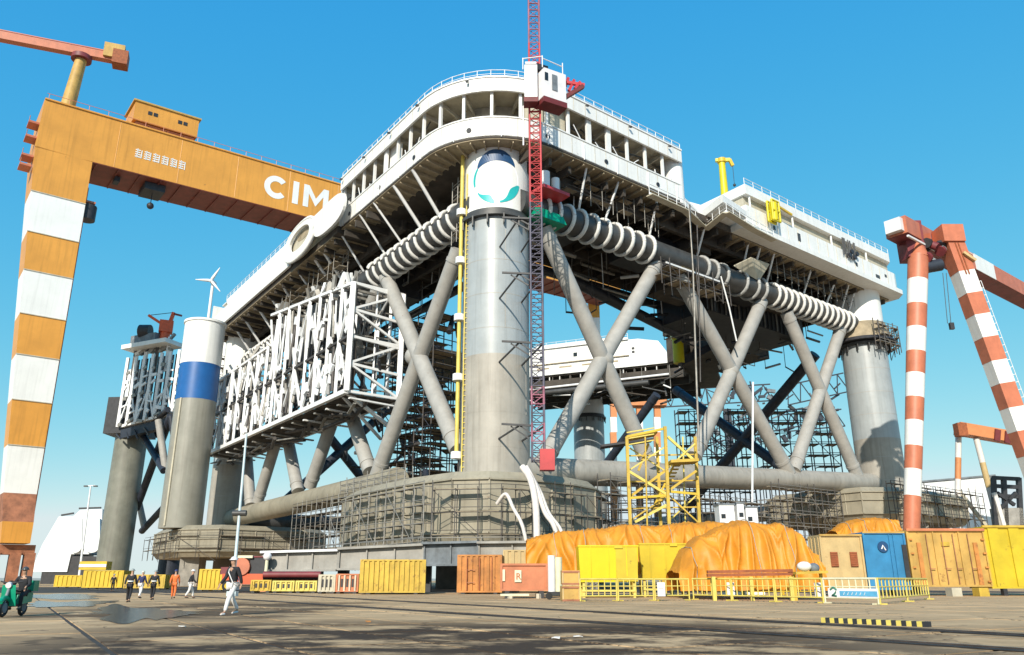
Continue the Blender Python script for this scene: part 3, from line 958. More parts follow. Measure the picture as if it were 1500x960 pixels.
# inner chord of the front wing (dark)
tube_part('inner_chord', L(4, 26, 57.6), L(80, 26, 57.6), .9, NAVY)
tube_part('inner_chord', L(22, 24, 57.6), L(22, 96, 57.6), .9, NAVY)
tube_part('inner_brace', L(34, 22, 55.2), L(72, 27, 52.4), 1.1, NAVY)
tube_part('inner_brace', L(70, 26, 56), L(92, 44, 55), 1.4, BLACK)
# --- crossed braces
def brace(p, q, r=1.2, zc=None, material=BRACE):
    b = build('brace', M().cyl(p, q, r, n=20), material, plat)
    d = (q - p).normalized()
    for s in (.04, .93):
        c = p.lerp(q, s)
        build('brace_collar', M().cyl(c, c + d * .5, r + .1, n=20), material, b)
    return b
def xset(bx, x0, x1, z0=20.5, z1=50.8, r=1.2, side='b'):
    W = (lambda s, z: L(s, 0, z)) if side == 'b' else (lambda s, z: L(0, s, z))
    brace(W(x0, z1), W(x1, z0), r)
    brace(W(x1, z1), W(x0, z0), r * .985)
    zc = (z0 + z1) / 2
    xm = (x0 + x1) / 2
    build('brace_node', M().ball(W(xm, zc), r * 1.12, 16, 10), BRACE, plat)
# tuned to the photograph: right side
brace(L(9.0, 0, 50.5), L(29.5, 0, 17.4), 1.22)
brace(L(33.6, 0, 50.9), L(8.0, 0, 15.5), 1.2)
build('brace_node', M().ball(L(20.6, 0, 32.4), 1.45, 16, 10), BRACE, plat)
brace(L(39, 0, 50.5), L(66, 0, 19.2), 1.22)
brace(L(63, 0, 51), L(40, 0, 19.8), 1.2)
build('brace_node', M().ball(L(51.6, 0, 35.7), 1.4, 16, 10), BRACE, plat)
brace(L(71, 0, 50.5), L(89.5, 0, 20.6), 1.2)
brace(L(91.0, 0, 51.4), L(67.6, 0, 19.8), 1.18)
# left side
brace(L(0, 34.3, 52), L(0, 8.5, 18), 1.25)
brace(L(0, 9.6, 48), L(0, 33.4, 17), 1.2)
build('brace_node', M().ball(L(0, 22.4, 34.4), 1.45, 16, 10), BRACE, plat)
brace(L(0, 36, 18), L(0, 62, 50), 1.2)
brace(L(0, 62, 18), L(0, 37, 50), 1.2)
brace(L(0, 68, 17.5), L(0, 92, 50), 1.2)
brace(L(0, 92, 17.5), L(0, 69, 50), 1.2)
brace(L(0, 97, 17), L(0, 110, 42), 1.2)
# dark braces on the far sides
for (p, q) in ((L(100, 12, 50), L(100, 55, 18)), (L(100, 55, 50), L(100, 14, 18)), (L(100, 62, 50), L(100, 104, 18)), (L(12, 114, 50), L(45, 114, 18)), (L(45, 114, 50), L(12, 114, 18))):
    brace(p, q, 1.2, material=NAVY)
# --- thin white struts from the deck edge to the chords
for a in (15, 22, 31.5, 44, 56, 60, 64, 77, 86, 91, 94):
    rod('deck_strut', L(a + rnd(-.5, .5), -3.4, 61.0), L(a + rnd(-1, 1), -.4, 55.0), .2, WHITE2, plat, 6)
for b in (14, 20, 27, 33, 41, 50, 54, 63, 72, 80, 88, 98, 106):
    rod('deck_strut', L(-6.4, b + rnd(-.5, .5), 61.0), L(-.6, b + rnd(-1, 1), 54.6), .2 if b % 2 else .3, WHITE2, plat, 6)
# --- pipes, hangers and ducts beneath the deck
random.seed(5)
for i in range(90):
    if i % 2:
        a, b = rnd(8, 100), rnd(1, 25)
        z = rnd(52, 58.5)
        rod('hanger', L(a, b, 59), L(a + rnd(-.4, .4), b, z), .09, SCAF if i % 3 else WHITE2, plat, 5)
        if i % 4 == 1: rod('service_pipe', L(a, b, z), L(min(104, a + rnd(4, 14)), b, z), rnd(.12, .4), DARKTUBE if i % 8 != 1 else SCAF, plat, 7)
    else:
        a, b = rnd(0, 20), rnd(28, 112)
        z = rnd(52, 58.5)
        rod('hanger', L(a, b, 59), L(a, b + rnd(-.4, .4), z), .09, SCAF if i % 3 else WHITE2, plat, 5)
        if i % 4 == 0: rod('service_pipe', L(a, b, z), L(a, b + rnd(4, 12), z), rnd(.12, .35), DARKTUBE if i % 8 else SCAF, plat, 7)
for i, (a, b, sa, sb, sz, m_) in enumerate(((36, 4, 8, 10, 3, BLACK), (44, 1, 6, 6, 2.2, UNDER), (62, 4, 12, 12, 4, BLACK), (50, 8, 10, 10, 5, UNDER), (78, 5, 12, 8, 3, UNDER), (14, 8, 12, 10, 2, BLACK), (62, 12, 34, 14, 7, BLACK), (86, 27, 18, 18, 6.5, UNDER), (4, 50, 12, 20, 4, BLACK), (4, 80, 12, 20, 4, UNDER))):
    build('hung_machinery', M().prism(poly([(a, b), (a + sa, b), (a + sa, b + sb), (a, b + sb)]), 59.5 - sz, 59.4), m_, plat)
for i in range(22):
    bar('machinery_rib', L(63 + i * 1.5, 11.8, 52.6), L(63 + i * 1.5, 11.8, 59), .3, DARKTUBE if i % 3 else SCAF, plat)
# orange and green machinery hung under the wing
build('orange_machine', M().prism(poly([(38.5, -1.5), (42.5, -1.5), (42.5, 2), (38.5, 2)]), 51.2, 53.4, poly([(39.3, -1), (41.7, -1), (41.7, 1.5), (39.3, 1.5)])), YEL, plat)
build('machine_tray', M().prism(poly([(34, -1.8), (48, -1.8), (48, 2.6), (34, 2.6)]), 50.4, 51.1), BLACK, plat)
bar('tray_edge', L(34, -1.9, 50.8), L(48, -1.9, 50.8), .2, WHITE2, plat, .3)
build('green_net', M().prism(poly([(5.5, -2.5), (11.5, -2.5), (11.5, 1), (5.5, 1)]), 50.7, 52.2, poly([(6, -2.2), (11, -2.2), (11, .6), (6, .6)])), GREEN, plat)
build('red_platform', M().prism(poly([(5.5, -4.5), (10.5, -4.5), (10.5, -1.5), (5.5, -1.5)]), 54.2, 54.7), RED, plat)
build('white_tank', M().cyl(L(7, -3, 54.7), L(7, -3, 57.6), .7, n=14), WHITE2, plat)
build('white_tank', M().cyl(L(9, -3, 54.7), L(9, -3, 57.2), .6, n=14), WHITE2, plat)
# hung awning sheet on the right
build('canvas_sheet', M().extrude([face(1075, 390, 'b', -2), face(1100, 378, 'b', -3.5), face(1127, 388, 'b', -3), face(1112, 412, 'b', -2), face(1094, 402, 'b', -2)], Vector((0, 0, .15))), CREAM, plat)
# small green / red bits and floodlights under the left wing
rod('red_beam', face(470, 412, 'a', 3), face(510, 400, 'a', 3), .5, RED, plat, 6)
# yellow davit on the deck and a yellow basket: things of their own
dv = L(55, -3, 0)
t = thing('deck_davit', 'tall yellow davit crane standing on the deck edge against the sky', 'davit', L(54.5, 0, 66.6))
P = L(54.5, 0, 65.0)
t.location = P
WO[t] = P.copy()
build('post', M().cyl(P, P + Vector((0, 0, 12.4)), .8, .62, n=14), YBRIGHT, t)
build('base_ring', M().cyl(P, P + Vector((0, 0, 1)), 1.3, n=14), WHITE2, t)
build('head', M().cyl(P + Vector((0, 0, 12.4)), P + Vector((0, 0, 13.2)), .85, n=14), YEL, t)
bar('jib', P + Vector((-1.2, 0, 12.9)), P + Vector((1.5, -.4, 12.8)), .6, YBRIGHT, t)
bar('jib_tip', P + Vector((1.4, -.4, 12.9)), P + Vector((1.9, -.4, 11.5)), .55, YEL, t)
rod('fall_wire', P + Vector((1.9, -.4, 11.6)), P + Vector((1.9, -.4, 7.6)), .05, BLACK, t, 5)
build('hook', M().ball(P + Vector((1.9, -.4, 7.4)), .3, 8, 6), BLACK, t)
P = L(58.5, -7.6, 65.0)
t = thing('rescue_basket', 'yellow rescue basket frame hung on the white deck edge below the davit', 'basket', P)
for dx in (-1.1, 1.1):
    for dy in (-.5, .5):
        rod('basket_post', P + E1 * dx + E2 * dy + Vector((0, 0, -1.8)), P + E1 * dx + E2 * dy + Vector((0, 0, 2.2)), .22, YBRIGHT, t, 6)
for z in (-1.8, .2, 2.2):
    for dy in (-.5, .5): rod('basket_rail', P + E1 * -1.1 + E2 * dy + Vector((0, 0, z)), P + E1 * 1.1 + E2 * dy + Vector((0, 0, z)), .2, YBRIGHT, t, 6)
build('float_pack', M().cyl(P + Vector((0, 0, -1.6)), P + Vector((0, 0, 1.9)), .75, n=12), YBRIGHT, t)
bar('basket_arm', P + Vector((0, 0, 2)), P + E1 * 6 + Vector((0, 0, 1.4)), .35, YEL, t)

# ================================================================== yellow riser with ladder on the front column
P = face(668, 660, 'b', -3.2)
def colpos(dx, z, front=2.0): return Vector((CC.x + dx * 1.05, CC.y - front, z))
t = thing('column_ladder', 'tall yellow caged ladder and pipe running up the left side of the front column', 'ladder', colpos(-4.7, 13.2, 2.2))
px0 = colpos(-4.75, 13.2, 2.2)
px1 = colpos(-4.05, 13.2, 2.6)
H_ = 48.5
YLAD = mat('ladder_yellow', (.70, .55, .12), .5, var=.15, scale=1)
rod('riser_pipe', px0 + Vector((0, 0, 3)), px0 + Vector((0, 0, H_)), .28, YLAD, t, 10)
for d in (0, .55):
    rod('stile', px1 + Vector((d, 0, 0)), px1 + Vector((d, 0, H_ - 4)), .09, YLAD, t, 6)
for i in range(58):
    rod('rung', px1 + Vector((0, 0, .4 + i * .73)), px1 + Vector((.55, 0, .4 + i * .73)), .06, YLAD, t, 5)
for z in (3, 13.5, 22, 30.5, 38):
    build('clamp', M().cyl(px0 + Vector((0, 0, z)), px0 + Vector((0, 0, z + .9)), .75, n=12), WHITE2, t)
    bar('clamp_arm', px0 + Vector((0, 0, z + .4)), px0 + Vector((1.9, 1.5, z + .4)), .3, DARKTUBE, t)

# ================================================================== construction hoist on the front column
MP = at(785, 500, 91.5)
MP = Vector((MP.x + .15, 91.5, 0))
hoist = thing('construction_hoist', 'tall red lattice hoist mast rising beside the front column into the sky', 'hoist', MP)
def mast_mesh(h, w):
    m = M()
    for x in (-w, w):
        for y in (-w, w): m.cyl((x, y, 0), (x, y, h), .12, n=6)
    for k in range(2):
        z0 = h * k / 2
        for (a, b) in (((-w, -w), (w, -w)), ((w, -w), (w, w)), ((w, w), (-w, w)), ((-w, w), (-w, -w))):
            m.cyl((*a, z0 + .05), (*b, z0 + .05), .07, n=5)
            m.cyl((*a, z0), (*b, z0 + h / 2), .055, n=5)
    return m
mm = {}
z = 14.2
SEC = 2.2
while z < 92:
    cm = RED
    if z > 81: cm = HWHITE
    elif z > 71: cm = PURPLE
    elif z < 25: cm = PURPLE if int(z / SEC) % 2 else BLUEGREY
    elif z < 46.5: cm = BLUEGREY
    if cm.name not in mm: mm[cm.name] = mast_mesh(SEC, .72).mesh('mast', cm)
    o = link('mast_section', mm[cm.name], hoist)
    o.location = (0, 0, z)
    z += SEC
for zz in (18.4, 28.6, 37.6, 45.2):
    c = MP + Vector((0, 0, zz))
    a0 = c + Vector((-.7, 0, 0))
    fr_ = c + Vector((-4.3, .2, .25))
    m = M()
    m.bar(fr_, a0, .22)
    m.bar(c + Vector((-3.2, .4, 0)), c + Vector((-1.0, .1, -1.5)), .16)
    m.bar(c + Vector((-2.2, .3, .1)), c + Vector((-.8, 0, -.9)), .16)
    m.bar(c + Vector((-2.3, .3, 0)), Vector((CC.x + .6, CC.y - CR, zz)), .18)
    m.bar(c + Vector((.7, .5, 0)), Vector((CC.x + 3.6, CC.y - 3.0, zz)), .18)
    m.bar(c + Vector((-.7, .2, -1.6)), c + Vector((-.7, .2, .3)), .2)
    build('wall_tie', m, BLACK, hoist)
# base car (red) at the foot of the mast
build('base_frame', M().box(MP + Vector((1.0, -.4, 14.3)), (1.7, 1.5, 2.4)), RED, hoist)
# the passenger car at the deck
hc = thing('hoist_car', 'white hoist car with dark red underside stopped near the top of the mast', 'hoist car', MP + Vector((0, 0, 63)))
B = MP + Vector((0, 0, 61.6))
def bx(name, c, d, m_, rz=0): return build(name, M().box(B + Vector(c), d, rz), m_, hc)
bx('cabin', (-.55, -1.6, 2.6), (1.7, 1.5, 5.0), HWHITE)
bx('cabin', (2.2, -1.2, 2.1), (3.4, 2.0, 4.4), HWHITE, .5)
bx('floor_frame', (-.55, -1.6, -.25), (1.9, 1.6, .7), DRED)
bx('floor_frame', (2.2, -1.2, -.5), (3.6, 2.1, .8), DRED, .5)
bx('roof_rail', (-.55, -1.6, 5.5), (1.5, 1.3, .3), HWHITE)
bx('drive_unit', (.9, -1.2, 5.2), (1.6, .9, .9), BLACK, .4)
bx('door', (2.62, -2.18, 2.4), (.8, .08, 2.4), STEEL, .5)
bx('door_window', (1.5, -2.75, 3.0), (.5, .08, 1.2), GLASS, .5)
for x in (3.6, 4.4, 5.2, 6.0):
    bar('arm_strut', B + Vector((x - .6, -.3, 1.6 + (x - 3.6) * .5)), B + Vector((x + .2, 0, 5 - (x - 3.6) * .4)), .35, RED, hc)
bar('side_arm', B + Vector((3.2, -.6, .6)), B + Vector((6.6, .1, 3.4)), .55, DRED, hc)
bar('side_arm', B + Vector((3.6, -.4, 3.8)), B + Vector((6.8, .1, 3.6)), .4, RED, hc)
for x, y in ((-1.6, -2), (1.0, -2.5), (3.8, -.9)):
    rod('car_rail', B + Vector((x, y, 4.6)), B + Vector((x, y, 6.4)), .08, HWHITE, hc, 5)
rod('car_rail', B + Vector((-1.6, -2, 6.3)), B + Vector((1.0, -2.5, 6.3)), .08, HWHITE, hc, 5)
rod('car_rail', B + Vector((1.0, -2.5, 6.0)), B + Vector((3.8, -.9, 5.8)), .08, HWHITE, hc, 5)
rod('guide_pole', B + Vector((-1.55, -.4, -6)), B + Vector((-1.55, -.4, 0)), .12, HWHITE, hc, 6)

# ================================================================== white pipe-rack module on the left side
rack = thing('pipe_rack', 'big white lattice rack crammed with pipes hung on the left side of the platform', 'pipe rack', L(-4, 70, 29))
GR_ = mat('pipe_grey', (.34, .34, .34), .5, var=.2, scale=1, rust=.08)
random.seed(21)
A0, A1 = -7.4, 2.0
B0, B1, B2 = 30.7, 72.0, 112.0
ZB = 29.4
def ztop(b): return 47.6 + (b - B0) * .14 if b < B1 else 46.5
for a in (A0, A1):
    bar('bottom_chord', L(a, B0, ZB), L(a, B2, ZB), .75, WHITE2, rack, .75)
    bar('top_chord', L(a, B0, ztop(B0)), L(a, B1, ztop(B1 - .1)), .5, WHITE2, rack)
    bar('top_chord', L(a, B1, 46.5), L(a, B2, 46.5), .5, WHITE2, rack)
    bar('mid_chord', L(a, B0, 38.6), L(a, B2, 38.2), .4, SCAFD if a == A0 else WHITE2, rack)
bays = [B0, 35.2, 40, 45, 50, 55.5, 61, 66.5, 72, 78, 84, 90, 96, 102, 107, 112]
for i, b in enumerate(bays):
    for a in (A0, A1):
        bar('post', L(a, b, ZB), L(a, b, ztop(b)), .85 if i == 0 else .5, WHITE2, rack)
    for z in (ZB, 38.4, ztop(b)):
        bar('cross_beam', L(A0, b, z), L(A1, b, z), .4, WHITE2 if i == 0 or z == ZB else SCAF, rack)
# open lattice end face
for k in range(4):
    za, zb = ZB + (47.6 - ZB) * k / 4, ZB + (47.6 - ZB) * (k + 1) / 4
    bar('end_beam', L(A0, B0, zb), L(A1, B0, zb - .6), .42, WHITE2, rack)
    bar('end_diagonal', L(A0, B0, za if k % 2 else zb), L(A1, B0, zb if k % 2 else za), .36, WHITE2, rack)
    bar('end_diagonal', L((A0 + A1) / 2, B0 + .5, za), L((A0 + A1) / 2, B0 + .5, zb), .26, WHITE2, rack)
    bar('end_diagonal', L(A0 + 2, B0 + 2, za + 1), L(A1, B0 + 2.5, za + 1.6), .22, SCAF, rack)
bar('under_strut', L(A0 + .4, B0 + 1, ZB), L(A1 + 2.5, B0 + 4, ZB - 5.0), .5, WHITE2, rack)
bar('under_strut', L(A0 + .4, B0 + 3, ZB), L(A1 + 1.5, B0 + 9, ZB - 5.2), .4, WHITE2, rack)
# pipes, added dark panels and fittings filling the bays of the outer face
for i in range(len(bays) - 1):
    b0, b1 = bays[i], bays[i + 1]
    w = b1 - b0
    for row, (za, zb) in enumerate(((ZB + .6, 38.2), (38.8, ztop(b0) - .3))):
        if (i * 2 + row) % 3 == 0: bar('gap_shade_panel', L(A0 + 1.2, b0 + .2, (za + zb) / 2), L(A0 + 1.2, b1 - .2, (za + zb) / 2), .1, BLACK if i % 3 else UNDER, rack, zb - za, up=Vector((0, 0, 1)))  # dark sheets added to darken the gaps behind the pipes
        if (i + row) % 2 == 0:
            bar('diagonal', L(A0, b0, za), L(A0, b1, zb), .34, WHITE2, rack)
        else:
            bar('diagonal', L(A0, b1, za), L(A0, b0, zb), .34, WHITE2, rack)
        for k in range(5):
            b = rnd(b0, b1)
            rod('inner_pipe', L(A0 + rnd(2, 8), b, za + rnd(0, 4)), L(A0 + rnd(2, 8), b + rnd(-3, 3), zb - rnd(0, 4)), rnd(.1, .3), random.choice((SCAFD, BLACK, GR_, SCAF)), rack, 6)
        for k in range(4):
            b = b0 + w * (k + .6) / 4.6
            z0 = za + rnd(0, 2.5)
            z1 = zb - rnd(0, 2.5)
            rod('pipe', L(A0 + rnd(-.4, .8), b, z0), L(A0 + rnd(-.3, .8), b + rnd(-.5, .5), z1), rnd(.14, .36), WHITE2 if random.random() < .5 else random.choice((SCAF, SCAFD, GR_)), rack, 7)
        for k in range(1 + (i + row) % 2):
            b = rnd(b0 + .3, b1 - 1.6)
            zz = rnd(za + .6, zb - 2)
            bar('fitting', L(A0 - .25, b, zz), L(A0 - .25, b + rnd(.6, 1.5), zz + rnd(-.6, .9)), .5, WHITE2, rack, rnd(.3, 1.6))
    # ends of pipes and trays beneath the bottom chord
    bar('cable_tray', L(A0 + .5, b0, ZB - rnd(.8, 1.6)), L(A1, b0 + rnd(-.5, 1.5), ZB - rnd(1, 2)), .6, SCAF if i % 2 else WHITE2, rack, .25)
    bar('cable_tray', L(A0 + 1 + rnd(0, 3), b0, ZB - rnd(1.5, 3)), L(A0 + 1 + rnd(0, 4), b1, ZB - rnd(1.5, 3)), .5, SCAFD if i % 3 else SCAF, rack, .2)
    bar('floor_plate', L(A0 + .6, (b0 + b1) / 2, ZB - .3), L(A1 - .3, (b0 + b1) / 2, ZB - .3), w - .4, UNDER, rack, .15)
    rod('under_pipe', L(A0 + rnd(1, 6), b0, ZB - 1 - rnd(0, 2)), L(A0 + rnd(1, 6), b1 + 3, ZB - 1 - rnd(0, 2)), .35, SCAFD, rack, 7)
for i in range(26):
    b = rnd(B0, B1)
    zz = ztop(b)
    bar('top_fitting', L(A0 + rnd(-.3, 2), b, zz), L(A0 + rnd(-.3, 2), b + rnd(-.6, .6), zz + rnd(.8, 3.0)), rnd(.25, .8), SCAF if i % 3 else WHITE2, rack)
for i in range(14):
    b = rnd(B1, B2)
    bar('top_fitting', L(A0 + rnd(-.3, 2), b, 46.5), L(A0 + rnd(-.3, 2), b + rnd(-1.6, 1.6), 46.5 + rnd(.6, 3.0)), rnd(.25, .7), WHITE2 if i % 3 else SCAF, rack)

# ================================================================== scaffolds
def scaffold(label, pts, z0, z1, bay, lift, depth, pole_m, ledger_m, group, plank=True, r=.07, name='scaffold', skip=0.0):
    """tube scaffold along a plan path with an inner row offset by depth to the left of travel"""
    pts = [Vector(p) for p in pts]
    t = thing(name, label, 'scaffold', (pts[0].x, pts[0].y, z0), group)
    T = arcpath(pts)[-1]
    n = max(1, int(round(T / bay)))
    nl = max(1, int(round((z1 - z0) / lift)))
    prev = None
    for i in range(n + 1):
        p, d = along(pts, T * i / n)
        nin = Vector((-d.y, d.x, 0)) * depth
        rows = (p, p + nin)
        for rr in rows:
            if random.random() < skip: continue
            rod('pole', rr + Vector((rnd(-.05, .05), 0, z0)), rr + Vector((rnd(-.1, .1), 0, z1 + rnd(-.3, 1.2))), r, pole_m, t, 5)
        for k in range(1, nl + 1):
            z = z0 + (z1 - z0) * k / nl - .3
            rod('transom', rows[0] + Vector((0, 0, z)), rows[1] + Vector((0, 0, z)), r * .8, ledger_m, t, 5)
            if prev and random.random() >= skip:
                rod('ledger', prev[0] + Vector((0, 0, z)), rows[0] + Vector((0, 0, z)), r * .8, ledger_m, t, 5)
                rod('ledger', prev[0] + Vector((0, 0, z + .55)), rows[0] + Vector((0, 0, z + .55)), r * .7, ledger_m, t, 5)
                if plank and (i + k) % 3:
                    a, b = (prev[0] + prev[1]) / 2, (rows[0] + rows[1]) / 2
                    bar('plank', a + Vector((0, 0, z + .1)), b + Vector((0, 0, z + .1)), depth * .8, PLANK, t, .08)
                if (i + k) % 4 == 0:
                    rod('brace_tube', prev[0] + Vector((0, 0, z)), rows[0] + Vector((0, 0, z - lift)), r * .7, ledger_m, t, 5)
        prev = rows
    return t
random.seed(3)
g_ = 'tube scaffolds round the platform'
fp = [L(a, b, 0) for a, b in OCT]
off_ = lambda a, b, k: L(a * k + 0, b * k, 0)
scaffold('grey tube scaffold along the left face of the front pontoon footing', [L(-12.0, 23, 0), L(-12.0, -3.4, 0)], 3.4, 11.5, 2.4, 2.2, 1.1, SCAF, SCAF, g_)
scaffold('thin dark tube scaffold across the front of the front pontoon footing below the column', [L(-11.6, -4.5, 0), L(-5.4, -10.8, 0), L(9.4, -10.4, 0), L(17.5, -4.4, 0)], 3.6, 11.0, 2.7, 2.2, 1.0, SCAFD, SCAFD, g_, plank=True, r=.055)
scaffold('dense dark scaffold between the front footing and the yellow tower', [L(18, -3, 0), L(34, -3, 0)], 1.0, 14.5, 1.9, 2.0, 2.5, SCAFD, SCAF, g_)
scaffold('grey scaffold under the lower tube left of the front footing', [L(-3, 62, 0), L(-3, 32, 0)], 2.5, 14.2, 2.4, 2.0, 2.6, SCAF, SCAFD, g_)
scaffold('low scaffold with railing on the top of the front footing, left of the column', [L(-9, 27, 0), L(-8.5, 8, 0)], 13.0, 14.6, 2.2, .8, 1.2, SCAF, SCAF, g_, plank=False)
scaffold('scaffold railing along the far left pontoon footing', [L(-17, 118, 0), L(-16.5, 95, 0), L(-9, 86, 0), L(10, 86, 0)], 5.2, 10.0, 5, 2.6, 1.0, SCAFD, SCAFD, g_, r=.06)
scaffold('tangled scaffold hanging beneath the right lower tube', [L(58, -1.5, 0), L(80, -1.5, 0)], 4.0, 16.5, 2.2, 2.2, 3.0, SCAFD, SCAF, g_, r=.08)
scaffold('scaffold on the right pontoon footing beside the shaded column', [L(81, -11, 0), L(119, -11, 0)], 10.5, 17.8, 3.2, 2.3, 1.0, SCAFD, SCAFD, g_, r=.08)
scaffold('scaffold standing below the tube between the yellow tower and the white cabinets', [L(36, -4, 0), L(57, -4, 0)], 1.0, 13, 2.0, 2.0, 2.6, SCAFD, SCAF, g_, r=.07)
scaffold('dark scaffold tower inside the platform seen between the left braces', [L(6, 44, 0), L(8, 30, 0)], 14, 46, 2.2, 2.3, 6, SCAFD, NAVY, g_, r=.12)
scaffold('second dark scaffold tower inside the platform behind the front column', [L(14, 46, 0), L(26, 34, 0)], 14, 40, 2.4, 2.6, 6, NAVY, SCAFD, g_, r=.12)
scaffold('scaffold cage round the cap of the far right column', [L(95, -6, 0), L(103, -6.6, 0), L(107, -1, 0)], 46.5, 52, 2.0, 1.8, 1.0, SCAFD, SCAF, g_, r=.1)
scaffold('scaffold wrapped about the tube end left of the front column cap', [L(-1, 10, 0), L(-1.5, 3.5, 0)], 48.5, 58, 1.8, 1.9, 1.6, SCAF, SCAF, g_, r=.09)
scaffold('scaffold platform under the tube node right of the front crossed braces', [L(32, -2.5, 0), L(50, -2.5, 0)], 46.5, 50.5, 2.2, 1.6, 3.4, SCAFD, SCAFD, g_, r=.1)
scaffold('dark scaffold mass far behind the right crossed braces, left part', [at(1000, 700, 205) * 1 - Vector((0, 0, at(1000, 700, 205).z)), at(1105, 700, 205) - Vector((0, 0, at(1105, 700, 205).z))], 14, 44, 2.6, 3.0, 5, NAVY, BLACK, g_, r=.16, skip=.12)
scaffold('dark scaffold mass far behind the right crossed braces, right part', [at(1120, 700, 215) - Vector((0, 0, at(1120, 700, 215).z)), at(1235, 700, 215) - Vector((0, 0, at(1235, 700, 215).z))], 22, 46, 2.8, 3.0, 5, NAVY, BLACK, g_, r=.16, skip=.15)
scaffold('pale scaffold round the foot of the rear column beyond the yellow tower', [at(800, 700, 190) - Vector((0, 0, at(800, 700, 190).z)), at(960, 700, 190) - Vector((0, 0, at(960, 700, 190).z))], 10, 21, 2.8, 2.4, 3, SCAFD, SCAF, g_, r=.12, skip=.1)
scaffold('hung scaffold under the deck edge above the left chord tube', [L(-3, 44, 0), L(-3, 74, 0)], 54.5, 59.5, 2.6, 1.8, 1.8, SCAF, SCAF, g_, r=.07, skip=.2)
scaffold('hung scaffold under the deck edge right of the hoist mast', [L(12, -2.2, 0), L(34, -2.2, 0)], 55.6, 59.5, 2.4, 1.7, 1.5, SCAF, SCAFD, g_, r=.06, skip=.25)
scaffold('hung scaffold under the deck edge beside the far right column', [L(66, -2.2, 0), L(94, -2.2, 0)], 55.8, 59.5, 2.4, 1.7, 1.5, SCAF, SCAFD, g_, r=.07, skip=.25)
scaffold('scaffold tower between the banded column and the rack', [L(-9, 120, 0), L(2, 120, 0)], 36, 56, 2.4, 2.4, 2.5, NAVY, SCAFD, g_, r=.14)
# dark pipes between the left braces, more of them added to darken the interior
t = thing('pipe_stack', 'mass of dark pipes and ducts inside the platform behind the left braces, some added for darkness', 'pipes', L(8, 40, 14))
for i in range(70):
    a, b, zz = rnd(4, 24), rnd(26, 70), rnd(14, 42)
    d = random.choice(((rnd(2, 6), 0, 0), (0, rnd(2, 7), 0), (0, 0, rnd(2, 6)), (rnd(-3, 3), rnd(-3, 3), rnd(1, 4))))
    rod('pipe', L(a, b, zz), L(a + d[0], b + d[1], zz + d[2]), rnd(.18, .5), random.choice((NAVY, BLACK, SCAFD, SCAFD, WHITE2, DARKTUBE)), t, 7)

# ================================================================== supports, skid beams under the platform
random.seed(9)
g_ = 'keel blocks under the footings'
for (a, b, z1, sz, lab) in ((-7, -6, 4.98, 1.4, 'concrete keel block under the near left corner of the front pontoon footing'), (3, -7, 4.98, 1.4, 'concrete keel block under the middle of the front pontoon footing'), (13, -3, 4.98, 1.4, 'concrete keel block under the right corner of the front pontoon footing'), (-8, 10, 4.98, 1.4, 'concrete keel block under the left face of the front pontoon footing'), (4, 16, 4.98, 2, 'concrete keel block deep under the back of the front pontoon footing'),
        (88, -6, 11.48, 2, 'tall concrete keel block under the left corner of the far right footing'), (97, -6, 11.48, 2, 'tall concrete keel block under the middle of the far right footing'), (108, -5, 11.48, 2, 'tall concrete keel block under the right corner of the far right footing'), (97, 14, 11.48, 2, 'tall concrete keel block at the back of the far right footing'),
        (-11, 97, 5.58, 2, 'concrete keel block under the near corner of the far left footing'), (4, 92, 5.58, 2, 'concrete keel block under the right corner of the far left footing'), (0, 112, 5.58, 2, 'concrete keel block under the back of the far left footing'), (RA, RB, 7.98, 3, 'concrete keel block under the rearmost pontoon footing')):
    p = L(a, b, 0)
    o = build('keel_block', M().prism([(p.x - sz, p.y - sz), (p.x + sz, p.y - sz), (p.x + sz, p.y + sz), (p.x - sz, p.y + sz)], -.05, z1), CONC)
    tag(o, lab, 'block', g_)
def skid(x0, x1, yt0, yt1, yb, Y, label, m_, depth=5):
    a, b = at(x0, yt0, Y), at(x1, yt1, Y - 2)
    zb = at((x0 + x1) / 2, yb, Y).z
    t = thing('skid_beam', label, 'beam', (a.x, a.y, 0), 'grey skid beams under the platform')
    d = Vector((0, depth, 0))
    build('web', M().add([Vector((a.x, a.y, zb)), Vector((b.x, b.y, zb)), b + d * 1 - Vector((0, 0, b.z - zb)), a + d - Vector((0, 0, a.z - zb)), a, b, b + d, a + d], M.BF), m_, t)
    build('top_flange', M().bar(a + Vector((-.1, -.15, .12)), b + Vector((.1, -.15, .12)), .9, .22), WHITE2 if 'pale' in label else m_, t)
    build('bottom_flange', M().bar(Vector((a.x, a.y - .1, zb)), Vector((b.x, b.y - .1, zb)), .7, .2), m_, t)
    n = max(2, int((b - a).length / 2.6))
    for i in range(n + 1):
        p = a.lerp(b, i / n)
        bar('web_stiffener', Vector((p.x, p.y - .1, zb)), Vector((p.x, p.y - .1, p.z)), .14, m_, t, .3)
        if i % 2 == 0:
            build('leg', M().box((p.x, p.y + 2.5, zb / 2 - .02), (1.0, 1.2, zb)), BLACK, t)
skid(386, 496, 811, 808, 836, 84, 'long grey skid beam with pale top edge left of the yellow container row', BEAMG)
skid(498, 620, 806, 800, 834, 82, 'grey skid beam behind the big yellow corrugated container', BEAMG)
skid(622, 700, 798, 796, 828, 80, 'blue grey steel skid beam over the dark gap between containers', STEEL)
skid(702, 800, 797, 796, 826, 78, 'grey skid beam behind the rusty orange container', BEAMG)
